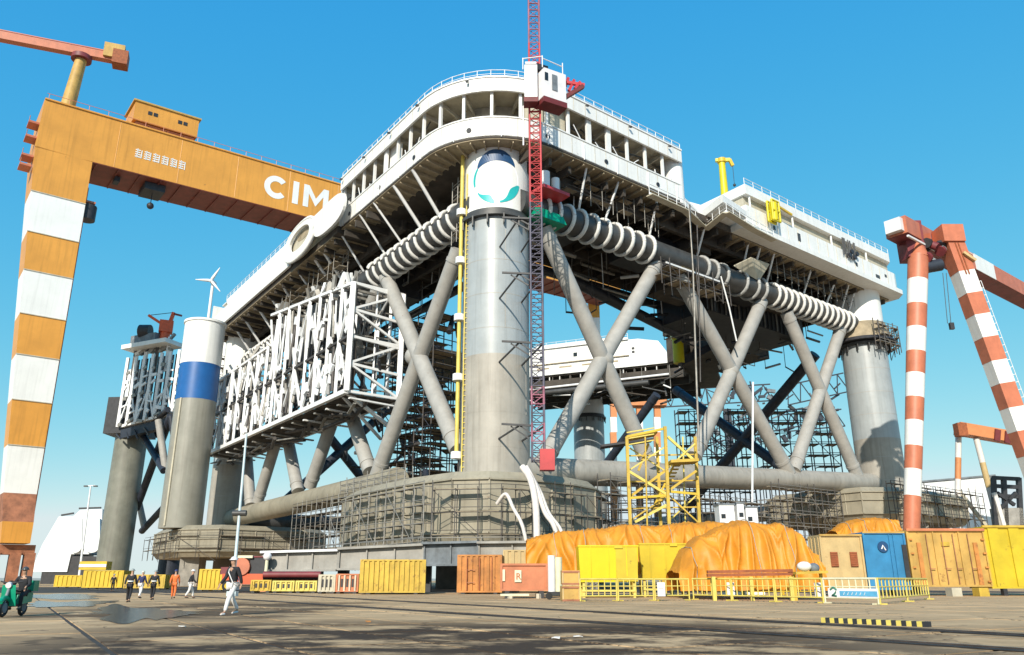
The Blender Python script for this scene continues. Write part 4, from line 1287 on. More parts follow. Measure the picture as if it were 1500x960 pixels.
# dark void floor: pipes under the skid beams
t = thing('pipe_stack', 'row of rusty dark pipes lying under the long grey skid beam', 'pipes', at(420, 850, 78))
for i in range(5):
    p, q = at(386, 842 + i * 2, 78 + i * .3), at(470, 842 + i * 2, 78 + i * .3)
    rod('pipe', p, q, .3, (CDRED, BLACK, RUSTY, DARKTUBE, BLACK)[i], t, 8)
# railing walkway below the left face of the footing (dark bands)
t = thing('access_walkway', 'narrow walkway with pale planks running below the front pontoon footing', 'walkway', L(-12, 10, 4))
wk = [L(-13, 26, 0), L(-12.6, -4, 0), L(-5.6, -11.6, 0), L(9.6, -11.2, 0), L(18, -4.6, 0)]
for i in range(4):
    bar('deck_board', wk[i] + Vector((0, 0, 4.4)), wk[i + 1] + Vector((0, 0, 4.4)), 1.0, CREAM, t, .2)
    bar('kick_board', wk[i] + Vector((0, 0, 3.6)), wk[i + 1] + Vector((0, 0, 3.6)), .2, SCAFD, t, .7)
handrail(wk, 4.4, 1.1, 2.4, SCAF, t, .05)

# ================================================================== left: banded column, second rig, white hull, turbine
P = at(266, 772, 172)
T_ = at(296, 477, 172)
P = Vector((P.x - .3, 172, P.z))
cc = thing('banded_column', 'tall grey column with blue and white painted top in front of the left end of the platform', 'column', P)
zt = T_.z
z1_, z2_ = at(293, 583, 168).z, at(295, 530, 168).z
rad = 4.35
build('shaft', M().cyl(P + Vector((0, 0, -.4)), Vector((P.x, P.y, z1_)), rad, n=40), mat('olive_grey_coat', (.27, .26, .22), .4, var=.1, scale=.3, streak=.4), cc)
build('blue_band', M().cyl(Vector((P.x, P.y, z1_)), Vector((P.x, P.y, z2_)), rad + .02, n=40), BLUE2, cc)
build('white_top', M().cyl(Vector((P.x, P.y, z2_)), Vector((P.x, P.y, zt)), rad + .04, n=40), WHITE, cc)
build('top_rim', M().cyl(Vector((P.x, P.y, zt)), Vector((P.x, P.y, zt + .5)), rad + .3, n=40), WHITE, cc)
rod('side_pipe', P + Vector((-1.6, -4.2, 0)), Vector((P.x - 1.6, P.y - 4.2, z1_)), .22, CREAM, cc, 8)
# wind turbine
Y = 262
b0, b1 = at(302, 480, Y), at(312, 414, Y)
wt = thing('wind_turbine', 'small white three bladed wind turbine standing behind the banded column', 'wind turbine', (b1.x, Y, 0))
build('tower', M().cyl((b1.x, Y, -.05), (b1.x, Y, b1.z), .75, .5, n=14), WHITE2, wt)
build('nacelle', M().bar((b1.x, Y + 2, b1.z), (b1.x, Y - 1.6, b1.z), 1.1, 1.1), WHITE2, wt)
build('hub', M().ball((b1.x, Y - 1.8, b1.z), .7, 10, 8), WHITE2, wt)
for an in (100, 215, 335):
    if an == 100: an = 62
    d = Vector((math.cos(R(an)), 0, math.sin(R(an))))
    if an == 215: d = Vector((math.cos(R(176)), 0, math.sin(R(176))))
    if an == 335: d = Vector((math.cos(R(312)), 0, math.sin(R(312))))
    c = Vector((b1.x, Y - 1.9, b1.z))
    build('blade', M().tube([c, c + d * 1.0, c + d * 3, c + d * 5.6], [.3, .55, .42, .12], 6), WHITE2, wt)
# second rig at far left
Y = 222
Q = at(168, 808, Y)
Q = Vector((Q.x, Y, Q.z - 1))
rig = thing('second_platform', 'second rig with dark column and white pipe racks behind the banded column', 'platform', (Q.x, Q.y, 0))
zt = at(190, 560, Y).z
mo = mat('olive_column', (.20, .20, .165), .5, var=.2, scale=.2, streak=.4)
build('column', M().cyl((Q.x, Y, -.05), (Q.x, Y, zt - 9), 4.2, n=32), mo, rig)
build('column_cap', M().cyl((Q.x, Y, zt - 9), (Q.x, Y, zt + 3), 3.6, n=32), WHITE, rig)
zk0, zk1 = at(170, 640, Y).z, at(170, 588, Y).z
build('dark_cladding', M().prism([(Q.x - 5.6, Y - 5.4), (Q.x + 3.6, Y - 6.4), (Q.x + 4.6, Y + 5), (Q.x - 5.6, Y + 5)], zk0, zk1), BLACK, rig)
# arm of racks running right and toward the viewer (behind the banded column)
d2 = Vector((.93, -.36, 0))
n2_ = Vector((-.36, -.93, 0))
ax = Vector((Q.x + .5, Y - 6, 0))
zl, zh = zk0 - .5, zt + 4.5
bar('arm_beam', ax + Vector((0, 0, zl)), ax + d2 * 36 + Vector((0, 0, zl + 5)), 2.0, NAVY, rig, 2.4)
bar('arm_beam', ax + n2_ * .2 + Vector((0, 0, zl + 2.2)), ax + n2_ * .2 + d2 * 36 + Vector((0, 0, zl + 7.2)), 2.2, WHITE2, rig, .7)
random.seed(31)
for i in range(12):
    p = ax + d2 * (-1 + i * 3.1)
    zz = zl + 2 + i * .42
    hgt = 19.8 - i * .35
    bar('rack_post', p + n2_ * 1.4 + Vector((0, 0, zz)), p + n2_ * 1.4 + Vector((0, 0, zz + hgt)), .75, WHITE2, rig)
    bar('rack_panel', p + d2 * .6 + Vector((0, 0, zz + hgt / 2)), p + d2 * 3 + Vector((0, 0, zz + hgt / 2)), .2, BLACK, rig, hgt - 1, up=Vector((0, 0, 1)))
    bar('rack_diagonal', p + n2_ * 1.4 + Vector((0, 0, zz + (i % 2) * hgt / 2)), p + n2_ * 1.4 + d2 * 3.1 + Vector((0, 0, zz + (1 - i % 2) * hgt / 2)), .35, WHITE2, rig)
    for k in range(7):
        bar('rack_fitting', p + n2_ * 1.6 + d2 * rnd(.2, 1) + Vector((0, 0, zz + k * 2.4 + .6)), p + n2_ * 1.6 + d2 * rnd(1.2, 2.8) + Vector((0, 0, zz + k * 2.4 + rnd(-.3, 1.9))), .35, WHITE2 if k % 3 else SCAF, rig, rnd(.4, 1.0))
    bar('rack_hanger', p + n2_ * rnd(0, 1.5) + Vector((0, 0, zz - 2)), p + n2_ * rnd(0, 1.5) + d2 * rnd(1, 3) + Vector((0, 0, zz - rnd(3, 5))), .4, random.choice((SCAFD, NAVY, WHITE2)), rig)
for k in range(4): bar('upper_leg', ax + d2 * (k * 4) + Vector((0, 0, zh - 4)), ax + d2 * (k * 4) + Vector((0, 0, zh + 6)), .8, WHITE2 if k % 2 else SCAFD, rig)
bar('upper_deck', ax + d2 * -2 + Vector((0, 0, zh + 3.6)), ax + d2 * 14 + Vector((0, 0, zh + 4.1)), 7, WHITE, rig, 1.2)
bar('upper_cabin', ax + d2 * 0 + Vector((0, 0, zh + 5.6)), ax + d2 * 9 + Vector((0, 0, zh + 5.8)), 5, STEEL, rig, 2.6)
for i in range(10):
    bar('deck_equipment', ax + d2 * rnd(-3, 14) + Vector((0, 0, zh + 2)), ax + d2 * rnd(-3, 14) + Vector((0, 0, zh + rnd(3, 7))), rnd(.4, 1.4), random.choice((BLACK, SCAF, WHITE2)), rig)
build('dark_winch', M().cyl(ax + d2 * 3 + Vector((-1, -2, zh + 8.1)), ax + d2 * 3 + Vector((2, -2, zh + 8.1)), 1.9, n=16), BLACK, rig)
# braces between its column and the banded column
def pb(x0, y0, x1, y1, Y0, Y1, r, m_=NAVY): return build('brace', M().cyl(at(x0, y0, Y0), at(x1, y1, Y1), r, n=14), m_, rig)
pb(200, 745, 250, 610, 225, 205, 1.0)
pb(193, 610, 240, 690, 225, 205, .9)
pb(208, 778, 262, 720, 225, 205, .9)
pb(205, 625, 262, 625, 225, 205, .8)
pb(232, 615, 243, 690, 205, 206, .9, BRACE)
pb(196, 700, 212, 775, 235, 235, .9, BRACE)
pb(250, 610, 262, 690, 205, 206, .8)
pb(200, 640, 246, 600, 225, 206, .8)
pb(212, 590, 232, 640, 222, 222, .7)
build('inner_column', M().cyl((Q.x + 8, Y + 18, -.05), (Q.x + 8, Y + 18, zk0), 3.2, n=24), NAVY, rig)
# red crane on the second rig
P = ax + d2 * 10 + Vector((0, 0, zh + 4.6))
rc = thing('pedestal_crane', 'small red orange pedestal crane on top of the second rig at left', 'crane', P)
REDO = mat('signal_red_orange', (.68, .10, .03), .5, var=.12, scale=1)
build('pedestal', M().cyl(P, P + Vector((0, 0, 3)), 1.3, n=14), REDO, rc)
build('house', M().box(P + Vector((0, 0, 4.6)), (3.6, 3, 3.4), .4), REDO, rc)
bar('boom', P + Vector((-.5, -.5, 5)), P + Vector((-5, -1, 7.8)), .7, REDO, rc)
bar('mast', P + Vector((.8, 0, 5.5)), P + Vector((1.6, 0, 9.0)), .8, REDO, rc)
bar('back_arm', P + Vector((1.6, 0, 8.6)), P + Vector((4, 0, 8.0)), .5, CDRED, rc)
rod('stay', P + Vector((1.6, 0, 9)), P + Vector((-5, -1, 7.8)), .1, BLACK, rc, 5)
# white hull with rounded skirts
Y = 255
hull = thing('white_hull', 'large white sloping hull shape standing far back at the left of the second rig', 'hull', at(95, 838, Y))
HW = mat('hull_white', (.72, .75, .78), .5, var=.04, scale=.1, streak=.1)
pr = [at(x, y, Y) for x, y in ((45, 838), (62, 798), (86, 757), (107, 757), (118, 747), (150, 746), (148, 790), (130, 812), (104, 812), (98, 838))]
build('side_plate', M().extrude(pr[::-1], Vector((0, 14, 0))), HW, hull)
for x0, x1, yb in ((100, 120, 810), (121, 146, 810)):
    b = []
    for i in range(11):
        t_ = math.pi * i / 10
        b.append(at((x0 + x1) / 2 + (x1 - x0) / 2 * math.cos(t_), yb - 12 + 12 * math.sin(t_), Y - 1.2))
    b = [at(x1, 760, Y - 1.2)] + b + [at(x0, 760, Y - 1.2)]
    build('skirt_panel', M().extrude(b, Vector((0, .9, 0))), HW, hull)
bar('roof_rail', at(90, 755, Y), at(108, 752, Y), .5, BLACK, hull)
bar('roof_rail', at(116, 745, Y), at(148, 744, Y), .5, BLACK, hull)
build('dark_keel', M().prism([(at(60, 838, Y).x, Y + .5), (at(148, 838, Y).x, Y + .5), (at(148, 838, Y).x, Y + 12), (at(60, 838, Y).x, Y + 12)], -.05, at(100, 815, Y).z), BLACK, hull)

# ================================================================== lamp posts and flag pole
def lamp(px, ytop, ybase, Y, label, lean=0.0, r=.12, m_=WHITE2, arms=True):
    b_ = at(px, ybase, Y)
    t_ = at(px + lean, ytop, Y)
    t = thing('lamp_post', label, 'lamp post', (b_.x, Y, 0), 'lamp posts in the yard')
    build('pole', M().cyl((b_.x, Y, -.05), (t_.x, Y, t_.z), r, r * .6, n=10), m_, t)
    build('base_plate', M().box((b_.x, Y, .15), (r * 5, r * 5, .36)), m_, t)
    if arms:
        bar('lamp_arm', (t_.x - .9, Y, t_.z), (t_.x + .9, Y, t_.z + .1), .12, m_, t)
        for sx in (-.9, .9): build('lamp_head', M().box((t_.x + sx, Y, t_.z - .05), (.7, .4, .25)), DARKTUBE, t)
    return t
lamp(117, 712, 840, 150, 'tall thin lamp post in front of the white hull at left', 16, .22)
lp_ = lamp(343, 636, 846, 60, 'slim pale blue pole standing behind the walking worker in white trousers', 18, .13, mat('pale_blue_pole', (.55, .66, .70), .5, var=.1, scale=2), False)
build('clamp', M().cyl(at(351, 752, 60) - Vector((.5, 0, 0)), at(351, 752, 60) + Vector((.5, 0, 0)), .22, n=8), DARKTUBE, lp_)

# ================================================================== LEFT GANTRY CRANE
KG = 1.26
GP = at(130, 165, 135 * KG)
gd = Vector((E1.x, E1.y, .036)).normalized()
gn = Vector((E1.y, -E1.x, 0))          # toward the viewer
def G(s, z, d=0.0):                     # s along beam from the inner edge of the leg, z absolute at s=0 slope included, d depth away from viewer
    return Vector((GP.x, GP.y, 0)) + Vector((E1.x, E1.y, 0)) * (s * KG) - gn * (d * KG) + Vector((0, 0, CAMH + (z + .036 * s - CAMH) * KG))
gantry = thing('gantry_crane', 'giant orange gantry crane at left with white banded leg and beam running behind the platform', 'gantry crane', (GP.x - 5, GP.y, 0))
DB = 10.0
def gbox(name, s0, s1, z0, z1, d0, d1, m_, parent=None):
    v = [G(s0, z0, d0), G(s1, z0, d0), G(s1, z0, d1), G(s0, z0, d1), G(s0, z1, d0), G(s1, z1, d0), G(s1, z1, d1), G(s0, z1, d1)]
    return build(name, M().add(v, M.BF), m_, parent or gantry)
beam = gbox('beam', -7.6, 150, 79.0, 89.4, 0, DB, ORANGE)
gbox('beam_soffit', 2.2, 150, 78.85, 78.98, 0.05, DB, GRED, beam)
gbox('beam_ledge', -7.6, 150, 89.4, 89.7, -.25, DB + .2, ORANGE, beam)
for i in range(44):
    s = -7 + i * 3.5
    bar('walkway_post', G(s, 89.7, .1), G(s, 90.9, .1), .1, CRED, beam)
bar('walkway_rail', G(-7.4, 90.9, .1), G(147, 90.9, .1), .1, CRED, beam)
for i in range(9):
    s = 6 + i * 12
    bar('panel_seam', G(s, 79.1, -.02), G(s, 89.3, -.02), .08, ORANGE, beam, .05)
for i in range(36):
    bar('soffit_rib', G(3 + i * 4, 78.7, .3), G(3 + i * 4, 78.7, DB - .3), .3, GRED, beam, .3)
# leg in bands
zs = [79.0, 69.8, 60.5, 52.8, 44.4, 36.6, 29.4, 22.4, 15.0]
rows = [285, 343, 398, 461, 520, 586, 652, 722]
zs = [79.0] + [face_z for face_z in [ (O + ray(70 - i * 8, r_) * (((Vector((GP.x, GP.y, 0)) - O).dot(gn)) / ray(70 - i * 8, r_).dot(gn))).z / KG + CAMH * (1 - 1 / KG) for i, r_ in enumerate(rows)]]
def sl(z): return -7.6 + (79 - z) / (79 - 9) * 6.3
def sr(z): return 2.2 + (79 - z) / (79 - 9) * .9
for i in range(len(zs) - 1):
    za, zb = zs[i], zs[i + 1]
    m_ = ORANGE if i % 2 == 0 else GWHITE
    dp = lambda z: 8.0 - (79 - z) / 70 * 3.5
    off = lambda s: .036 * s
    q = lambda s, z, d: Vector((GP.x, GP.y, 0)) + Vector((E1.x, E1.y, 0)) * (s * KG) - gn * (d * KG) + Vector((0, 0, CAMH + (z - CAMH) * KG))
    v = [q(sl(zb), zb, 0), q(sr(zb), zb, 0), q(sr(zb), zb, dp(zb)), q(sl(zb), zb, dp(zb)), q(sl(za), za, 0), q(sr(za), za, 0), q(sr(za), za, dp(za)), q(sl(za), za, dp(za))]
    build('leg_band', M().add(v, M.BF), m_, gantry)
zb = zs[-1]
q = lambda s, z, d: Vector((GP.x, GP.y, 0)) + Vector((E1.x, E1.y, 0)) * (s * KG) - gn * (d * KG) + Vector((0, 0, CAMH + (z - CAMH) * KG))
for i in range(1, len(zs) - 1):
    bar('leg_flange', q(sl(zs[i]) - .05, zs[i], -.05), q(sr(zs[i]) + .05, zs[i], -.05), .25, CREAM, gantry, .18)
for dd in (0, .5): rod('leg_ladder_stile', q(sr(74) + .25, 74, 1 + dd), q(sr(12) + .25, 12, 1 + dd), .06, CRED, gantry, 5)
# knee and foot
v = lambda z0, z1, i0, i1: [q(sl(z0), z0, i0), q(sr(z0), z0, i0), q(sr(z0), z0, 4.5), q(sl(z0), z0, 4.5), q(sl(z1), z1, i1), q(sr(z1), z1, i1), q(sr(z1), z1, 4.5), q(sl(z1), z1, 4.5)]
zk = at(30, 765, 135).z
build('leg_knee', M().add(v(zk, zb, -1.8, 0), M.BF), RUSTY, gantry)
zf = at(30, 796, 135).z
build('leg_foot', M().add(v(zf, zk, -1.8, -1.8), M.BF), ORANGE, gantry)
build('bogie_beam', M().bar(q(-6, zf - 1, 1), q(4.2, zf - 1, 1), 4.0, 2.0), RUSTY, gantry)
for s in (-4.5, -1.5, 1.5, 3.6):
    bg_ = build('bogie', M().bar(q(s, .6, -.2), q(s, zf - 1.6, .3), 2.0, 2.8), RUSTY, gantry)
    build('wheel', M().cyl(q(s, .62, -1.6), q(s, .62, -1.0), .55, n=14), BLACK, bg_)
build('bogie_house', M().bar(q(-9, 3, 1.5), q(-4, 3, 1.5), 3.8, 5.6), CDRED, gantry)
# cabin under the beam, platforms at the outer edge
build('driver_cabin', M().cyl(q(3.2, 67.5, 2), q(3.2, 70.5, 2), 1.9, n=12), BLACK, gantry)
build('cabin_bracket', M().bar(q(2.4, 71.2, 2), q(4.2, 71.2, 2), 2, .5), CRED, gantry)
for k, z_ in enumerate((84, 81, 77, 75)):
    build('side_platform', M().bar(q(-9.4, z_, 2), q(-7.5, z_, 2), 3.8, .5), CRED, gantry)
    bar('platform_post', q(-9.3, z_, .8), q(-9.3, z_ + 1.3, .8), .12, RUSTY, gantry)
# trolley house on top
gh = gbox('machinery_house', 8.0, 20.8, 90.9, 95.2, .3, 8, ORANGE)
gbox('house_roof', 7.6, 21.2, 95.2, 95.55, 0, 8.4, TAN, gh)
gbox('house_skirt', 8.6, 20.4, 89.9, 90.9, .6, 7.6, RUSTRED, gh)
for s in (10.6, 11.7, 16.6, 17.7):
    gbox('house_window', s, s + .8, 92.9, 93.7, .22, .34, BLACK, gh)
# trolley and hook under the beam
gt = gbox('trolley', 12.5, 16.5, 77.2, 78.7, 2, 7, BLACK)
rod('hook_wire', G(14.5, 77.2, 4), G(14.5, 74.6, 4), .12, BLACK, gantry, 6)
build('hook_block', M().ball(G(14.5, 74.4, 4), .9, 10, 8), BLACK, gantry)
gbox('trolley', 7.0, 8.0, 77.6, 78.7, 3, 5, BLACK)
# jib crane on the end
JB = G(-3.5, 89.7, 3)
jib = build('jib_post', M().cyl(JB, JB + Vector((1.2, 0, 15.9)), 1.7, 1.32, n=18), TAN, gantry)
build('slew_ring', M().cyl(JB + Vector((1.2, 0, 15.1)), JB + Vector((1.2, 0, 16.3)), 2.4, n=18), CDRED, jib)
J1 = JB + Vector((1.2, 0, 17.5))
dj = Vector((-.93, -.36, -.015)).normalized()
build('jib_boom', M().bar(J1 - dj * 8.3, J1 + dj * 34, 1.9, 2.1), CRED, jib)
bar('boom_chord', J1 - dj * 6 + Vector((0, 0, 1.9)), J1 + dj * 34 + Vector((0, 0, 1.9)), .25, CRED, jib)
build('jib_cabin', M().bar(J1 - dj * 9.6 + Vector((0, 0, 1.5)), J1 - dj * 4.8 + Vector((0, 0, 1.5)), 3.3, 4.0), TAN, jib)
build('counterweight', M().bar(J1 - dj * 10.6, J1 - dj * 7, 3.5, 4.0), RUSTRED, jib)
# lettering
sx = Vector((E1.x, E1.y, .036)).normalized()
def letter(quads, arcs=()):
    m = M()
    for q4 in quads: m.add([G(a, b, -.05) for a, b in q4], [(0, 1, 2, 3)])
    for (cs, cz, ro, ri, a0, a1) in arcs:
        v = []
        for k in range(25):
            an = R(a0 + (a1 - a0) * k / 24)
            v += [G(cs + ri * math.cos(an), cz + ri * math.sin(an), -.05), G(cs + ro * math.cos(an), cz + ro * math.sin(an), -.05)]
        m.add(v, [(2 * k, 2 * k + 1, 2 * k + 3, 2 * k + 2) for k in range(24)])
    return build('letter', m, GWHITE, beam)
ZL0, ZL1 = 81.4, 87.0
letter([], [(39.0, 84.2, 2.8, 1.45, 42, 318)])
letter([((42.9, ZL0), (44.3, ZL0), (44.3, ZL1), (42.9, ZL1))])
letter([((45.5, ZL0), (46.8, ZL0), (46.8, ZL1), (45.5, ZL1)), ((50.4, ZL0), (51.7, ZL0), (51.7, ZL1), (50.4, ZL1)), ((46.8, ZL1), (46.8, ZL1 - 2.1), (48.6, ZL0 + .6), (48.6, ZL0 + 2.6)), ((50.4, ZL1 - 2.1), (50.4, ZL1), (48.6, ZL0 + 2.6), (48.6, ZL0 + .6))])
letter([], [(55.6, 84.2, 2.8, 1.45, 42, 318)])
random.seed(2)
m = M()
for i in range(6):
    s0 = 9.4 + i * 1.7
    for k in range(4):
        m.bar(G(s0, 82.6 + k * .5, -.05), G(s0 + rnd(.9, 1.35), 82.6 + k * .5, -.05), .28, .05, up=gn)
    m.bar(G(s0 + .4, 82.4, -.05), G(s0 + .4, 84.4, -.05), .24, .05, up=gn)
    m.bar(G(s0 + 1.2, 82.4, -.05), G(s0 + 1.2, 84.2, -.05), .22, .05, up=gn)
build('small_lettering', m, GWHITE, beam)

# ================================================================== RIGHT RED AND WHITE CRANE
Y = 112
KR = Y / 95
base_ = Vector((at(1338, 850, Y).x - 1.2, Y, 0))
rcr = thing('portal_crane', 'red and white banded portal crane with inclined leg at the right edge', 'crane', base_)
lt = at(1345, 376, Y)
lb = Vector((lt.x - 7.4 * KR * (lt.z / (41 * KR)), Y, -.05))
def banded(p, q, cuts, mats, r0, r1, n=16, name='leg_band', square=False):
    for i in range(len(cuts) - 1):
        a, b = p.lerp(q, cuts[i]), p.lerp(q, cuts[i + 1])
        ra_, rb_ = r0 + (r1 - r0) * cuts[i], r0 + (r1 - r0) * cuts[i + 1]
        if square:
            build(name, M().bar(a, b, ra_ * 2, ra_ * 2, up=Vector((0, 1, 0))), mats[i % len(mats)], rcr)
        else:
            build(name, M().cyl(a, b, ra_, rb_, n=n), mats[i % len(mats)], rcr)
def zfrac(row, p, q):
    z_ = at(1340, row, Y).z
    return (z_ - p.z) / (q.z - p.z)
cuts = [0] + [max(.001, zfrac(r_, lb, lt)) for r_ in (757, 727, 688, 654, 617, 583, 548, 516, 481, 447, 411)] + [1]
mats_ = [CRED, CRED, GWHITE]
cl = [CRED, CRED, GWHITE, CRED, GWHITE, CRED, GWHITE, CRED, GWHITE, CRED, GWHITE, CRED]
cl = [CRED, CRED, GWHITE, CRED, GWHITE, CRED, GWHITE, CRED, GWHITE, CRED, GWHITE, CRED]
banded(lb, lt, cuts, cl, .85 * KR, 1.26 * KR)
it, ib = at(1392, 352, Y), at(1515, 690, Y)
d_ = (ib - it).normalized()
ib = it + d_ * ((it.z + .05) / -d_.z)
def ifrac(row):
    lo, hi = 0., 1.
    for _ in range(40):
        mid = (lo + hi) / 2
        p = it.lerp(ib, mid)
        z_ = p - O
        dpt = z_.y * cP + z_.z * sP
        r_ = 480 - FPX * (z_.z * cP - z_.y * sP) / dpt
        if r_ < row: lo = mid
        else: hi = mid
    return lo
cuts = [0] + [ifrac(r_) for r_ in (400, 432, 463, 496, 530, 563, 598, 632, 668, 704)] + [1]
banded(it, ib, cuts, [CRED, GWHITE], 1.08 * KR, .86 * KR, square=True)
for k in range(34):
    c = it.lerp(ib, .14 + k * .022)
    rod('ladder_rung', c + Vector((1.2, .2, .2)), c + Vector((2.5, .2, .5)), .06, WHITE2, rcr, 5)
rod('ladder_stile', it.lerp(ib, .14) + Vector((2.5, .2, .5)), it.lerp(ib, .9) + Vector((2.5, .2, .5)), .05, WHITE2, rcr, 5)
for k in (0, .45):
    bar('leg_stripe', it.lerp(ib, .02) + Vector((-.3 + k, -1.3, 0)), it.lerp(ib, .12) + Vector((-.3 + k, -1.3, 0)), .18, RUSTRED, rcr)
bd = Vector((E1.x, E1.y, .0)).normalized()
bs = at(1312, 333, 110)
build('girder', M().bar(bs, bs + bd * 82, 2.8 * KR, 2.4 * KR), CRED, rcr)
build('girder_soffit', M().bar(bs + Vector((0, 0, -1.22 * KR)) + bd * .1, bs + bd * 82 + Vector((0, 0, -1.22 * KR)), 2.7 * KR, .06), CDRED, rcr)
build('girder_end', M().bar(bs - bd * 1.0, bs, 2.4, 2.1), HWHITE, rcr)
bar('girder_white_band', bs + bd * 24 + Vector((0, 0, .02)), bs + bd * 32 + Vector((0, 0, .02)), 2.86 * KR, GWHITE, rcr, 2.44 * KR)
bar('girder_rail', bs + Vector((.7, -1.7, -2.2)), bs + bd * 11 + Vector((.7, -1.7, -2.2)), .3, HWHITE, rcr)
build('leg_head', M().box(it + Vector((-.2, 0, .6)), (3.3, 3.2, 2.8)), CRED, rcr)
hp = at(1345, 365, Y)
build('machinery_frame', M().box(hp + Vector((-.5, 1, 1.6)), (2.8, 3.0, 6.1)), CDRED, rcr)
build('cone_cap', M().cyl(lt + Vector((.1, 0, -.3)), lt + Vector((.3, 0, 3.3)), 1.52, .3, n=16), CRED, rcr)
random.seed(4)
for i in range(12):
    p = at(rnd(1352, 1384), rnd(352, 398), Y + rnd(-1, 1))
    build('winch_part', M().cyl(p, p + Vector((rnd(-.8, .8), rnd(-.5, .5), rnd(-.6, .6))), rnd(.3, .85), n=10), random.choice((BLACK, NAVY, CDRED, STEEL)), rcr)
build('winch_drum', M().cyl(at(1355, 392, Y), at(1378, 388, Y), .95, n=14), NAVY, rcr)
build('catwalk', M().bar(at(1408, 372, Y - 1), at(1426, 384, Y - 1), 1.6, .4), TAN2, rcr)
handrail([at(1408, 372, Y - 1) * 1, at(1428, 384, Y - 1)], 0, 1.2, 1.0, WHITE2, rcr, .05)
for k, px in enumerate((1381, 1386)):
    a, b = at(px, 400, Y), at(px + 7, 474, Y)
    rod('hook_wire', a, b, .05, DARKTUBE, rcr, 5)
build('hook_block', M().box(at(1394, 478, Y), (.6, .5, 1.0)), BLACK, rcr)

# far small crane, sheds at right
Y = 205
fc = thing('portal_crane', 'small distant orange portal crane with pale legs at the right edge behind the containers', 'crane', at(1420, 790, Y) * 1)
fc.location.z = 0
WO[fc] = Vector(fc.location)
FO = mat('far_orange', (.58, .22, .08), .6, var=.1, scale=.5, rust=.05)
FW = mat('far_pale', (.66, .62, .58), .6, var=.06, scale=.5)
build('girder', M().bar(at(1402, 628, Y), at(1540, 652, Y), 3.5, 3.0), FO, fc)
bar('girder_band', at(1457, 637, Y - 2), at(1465, 639, Y - 2), .6, DRED, fc, 3.1)
bar('girder_band', at(1472, 640, Y - 2), at(1480, 642, Y - 2), .6, DRED, fc, 3.1)
build('end_house', M().box(at(1407, 630, Y - 2), (2.4, 2.4, 3.4)), RUSTRED, fc)
p0, p1 = at(1404, 640, Y), at(1402, 800, Y)
for i in range(5): build('leg', M().cyl(p0.lerp(p1, i / 5), p0.lerp(p1, (i + 1) / 5), .75 if i < 3 else .6, n=10), FW if i % 2 == 0 else FO if i == 1 else FW, fc)
p0, p1 = at(1430, 642, Y), at(1468, 790, Y)
for i in range(4): build('leg', M().cyl(p0.lerp(p1, i / 4), p0.lerp(p1, (i + 1) / 4), .75, n=10), FW if i != 1 else TAN2, fc)
bar('leg_tie', at(1402, 716, Y), at(1444, 770, Y), .8, CREAM, fc)
def shed(label, x0, x1, yt, Y, dep, m_, cat='shed', yr=None):
    a, b = at(x0, yt, Y), at(x1, yr or yt, Y)
    t = thing('shed', label, cat, (a.x, Y, 0))
    v = [Vector((a.x, Y, -.05)), Vector((b.x, Y, -.05)), Vector((b.x, Y + dep, -.05)), Vector((a.x, Y + dep, -.05)), a, b, b + Vector((0, dep, 0)), a + Vector((0, dep, 0))]
    build('wall', M().add(v, M.BF), m_, t)
    build('roof', M().bar(a + Vector((-.5, dep / 2, .3)), b + Vector((.5, dep / 2, .3)), dep + 1, .5), STEEL, t)
    return t
t = shed('white shed with thin dark roof edge behind the far crane', 1345, 1455, 708, 240, 20, HW, yr=698)
for i in range(9): bar('wall_seam', at(1352 + i * 11, 712, 239.8), at(1352 + i * 11, 790, 239.8), .2, FW, t)
t = thing('dark_frame', 'dark open steel frame structure with pale braces beside the white shed', 'frame', at(1474, 800, 200))
for x in (1455, 1470, 1492): bar('post', at(x, 700, 200), at(x + 5, 800, 200), 1.0, BLACK, t)
for y in (700, 712, 726): bar('beam', at(1454, y, 200), at(1493, y + 2, 200), .9, BLACK, t)
bar('brace', at(1456, 722, 199.5), at(1470, 770, 199.5), .9, FW, t)
bar('brace', at(1460, 722, 199.5), at(1486, 740, 199.5), .8, BLACK, t)
bar('brace', at(1488, 722, 199.5), at(1466, 744, 199.5), .8, BLACK, t)
build('infill', M().bar(at(1458, 766, 201), at(1496, 766, 201), 3, 7), BEAMG, t)
# dark lattice crane boom far away inside the platform view (right of the second brace)
t = thing('lattice_boom', 'dark lattice crane boom and rigging seen far behind between the right braces', 'crane', at(1060, 800, 320))
random.seed(8)
def lat(x0, y0, x1, y1, Y, w, n, m_=NAVY):
    p, q = at(x0, y0, Y), at(x1, y1, Y)
    u_ = (q - p).normalized()
    s_ = u_.cross(Vector((0, 1, 0))) * w / 2
    bar('chord', p + s_, q + s_, .5, m_, t)
    bar('chord', p - s_, q - s_, .5, m_, t)
    for i in range(n):
        a, b = p.lerp(q, i / n), p.lerp(q, (i + 1) / n)
        bar('lacing', a + (s_ if i % 2 else -s_), b + (-s_ if i % 2 else s_), .35, m_, t)
lat(960, 585, 1130, 575, 320, 7, 16)
lat(1020, 640, 1180, 610, 318, 7, 14)
lat(1045, 570, 1060, 675, 319, 6, 10)
lat(1010, 625, 1070, 672, 317, 5, 8)
lat(1150, 580, 1240, 560, 318, 8, 10)
lat(1150, 620, 1235, 612, 318, 7, 8)
lat(1090, 560, 1110, 650, 318, 5, 8)
for i in range(80):
    x, y = rnd(1005, 1235), rnd(565, 645)
    bar('rigging', at(x, y, 319), at(x + rnd(-14, 14), y + rnd(-12, 12), 319), rnd(.4, 1.6), random.choice((NAVY, NAVY, BLACK, STEEL)), t)
bar('column', at(1065, 600, 321), at(1072, 690, 321), 2.6, NAVY, t)
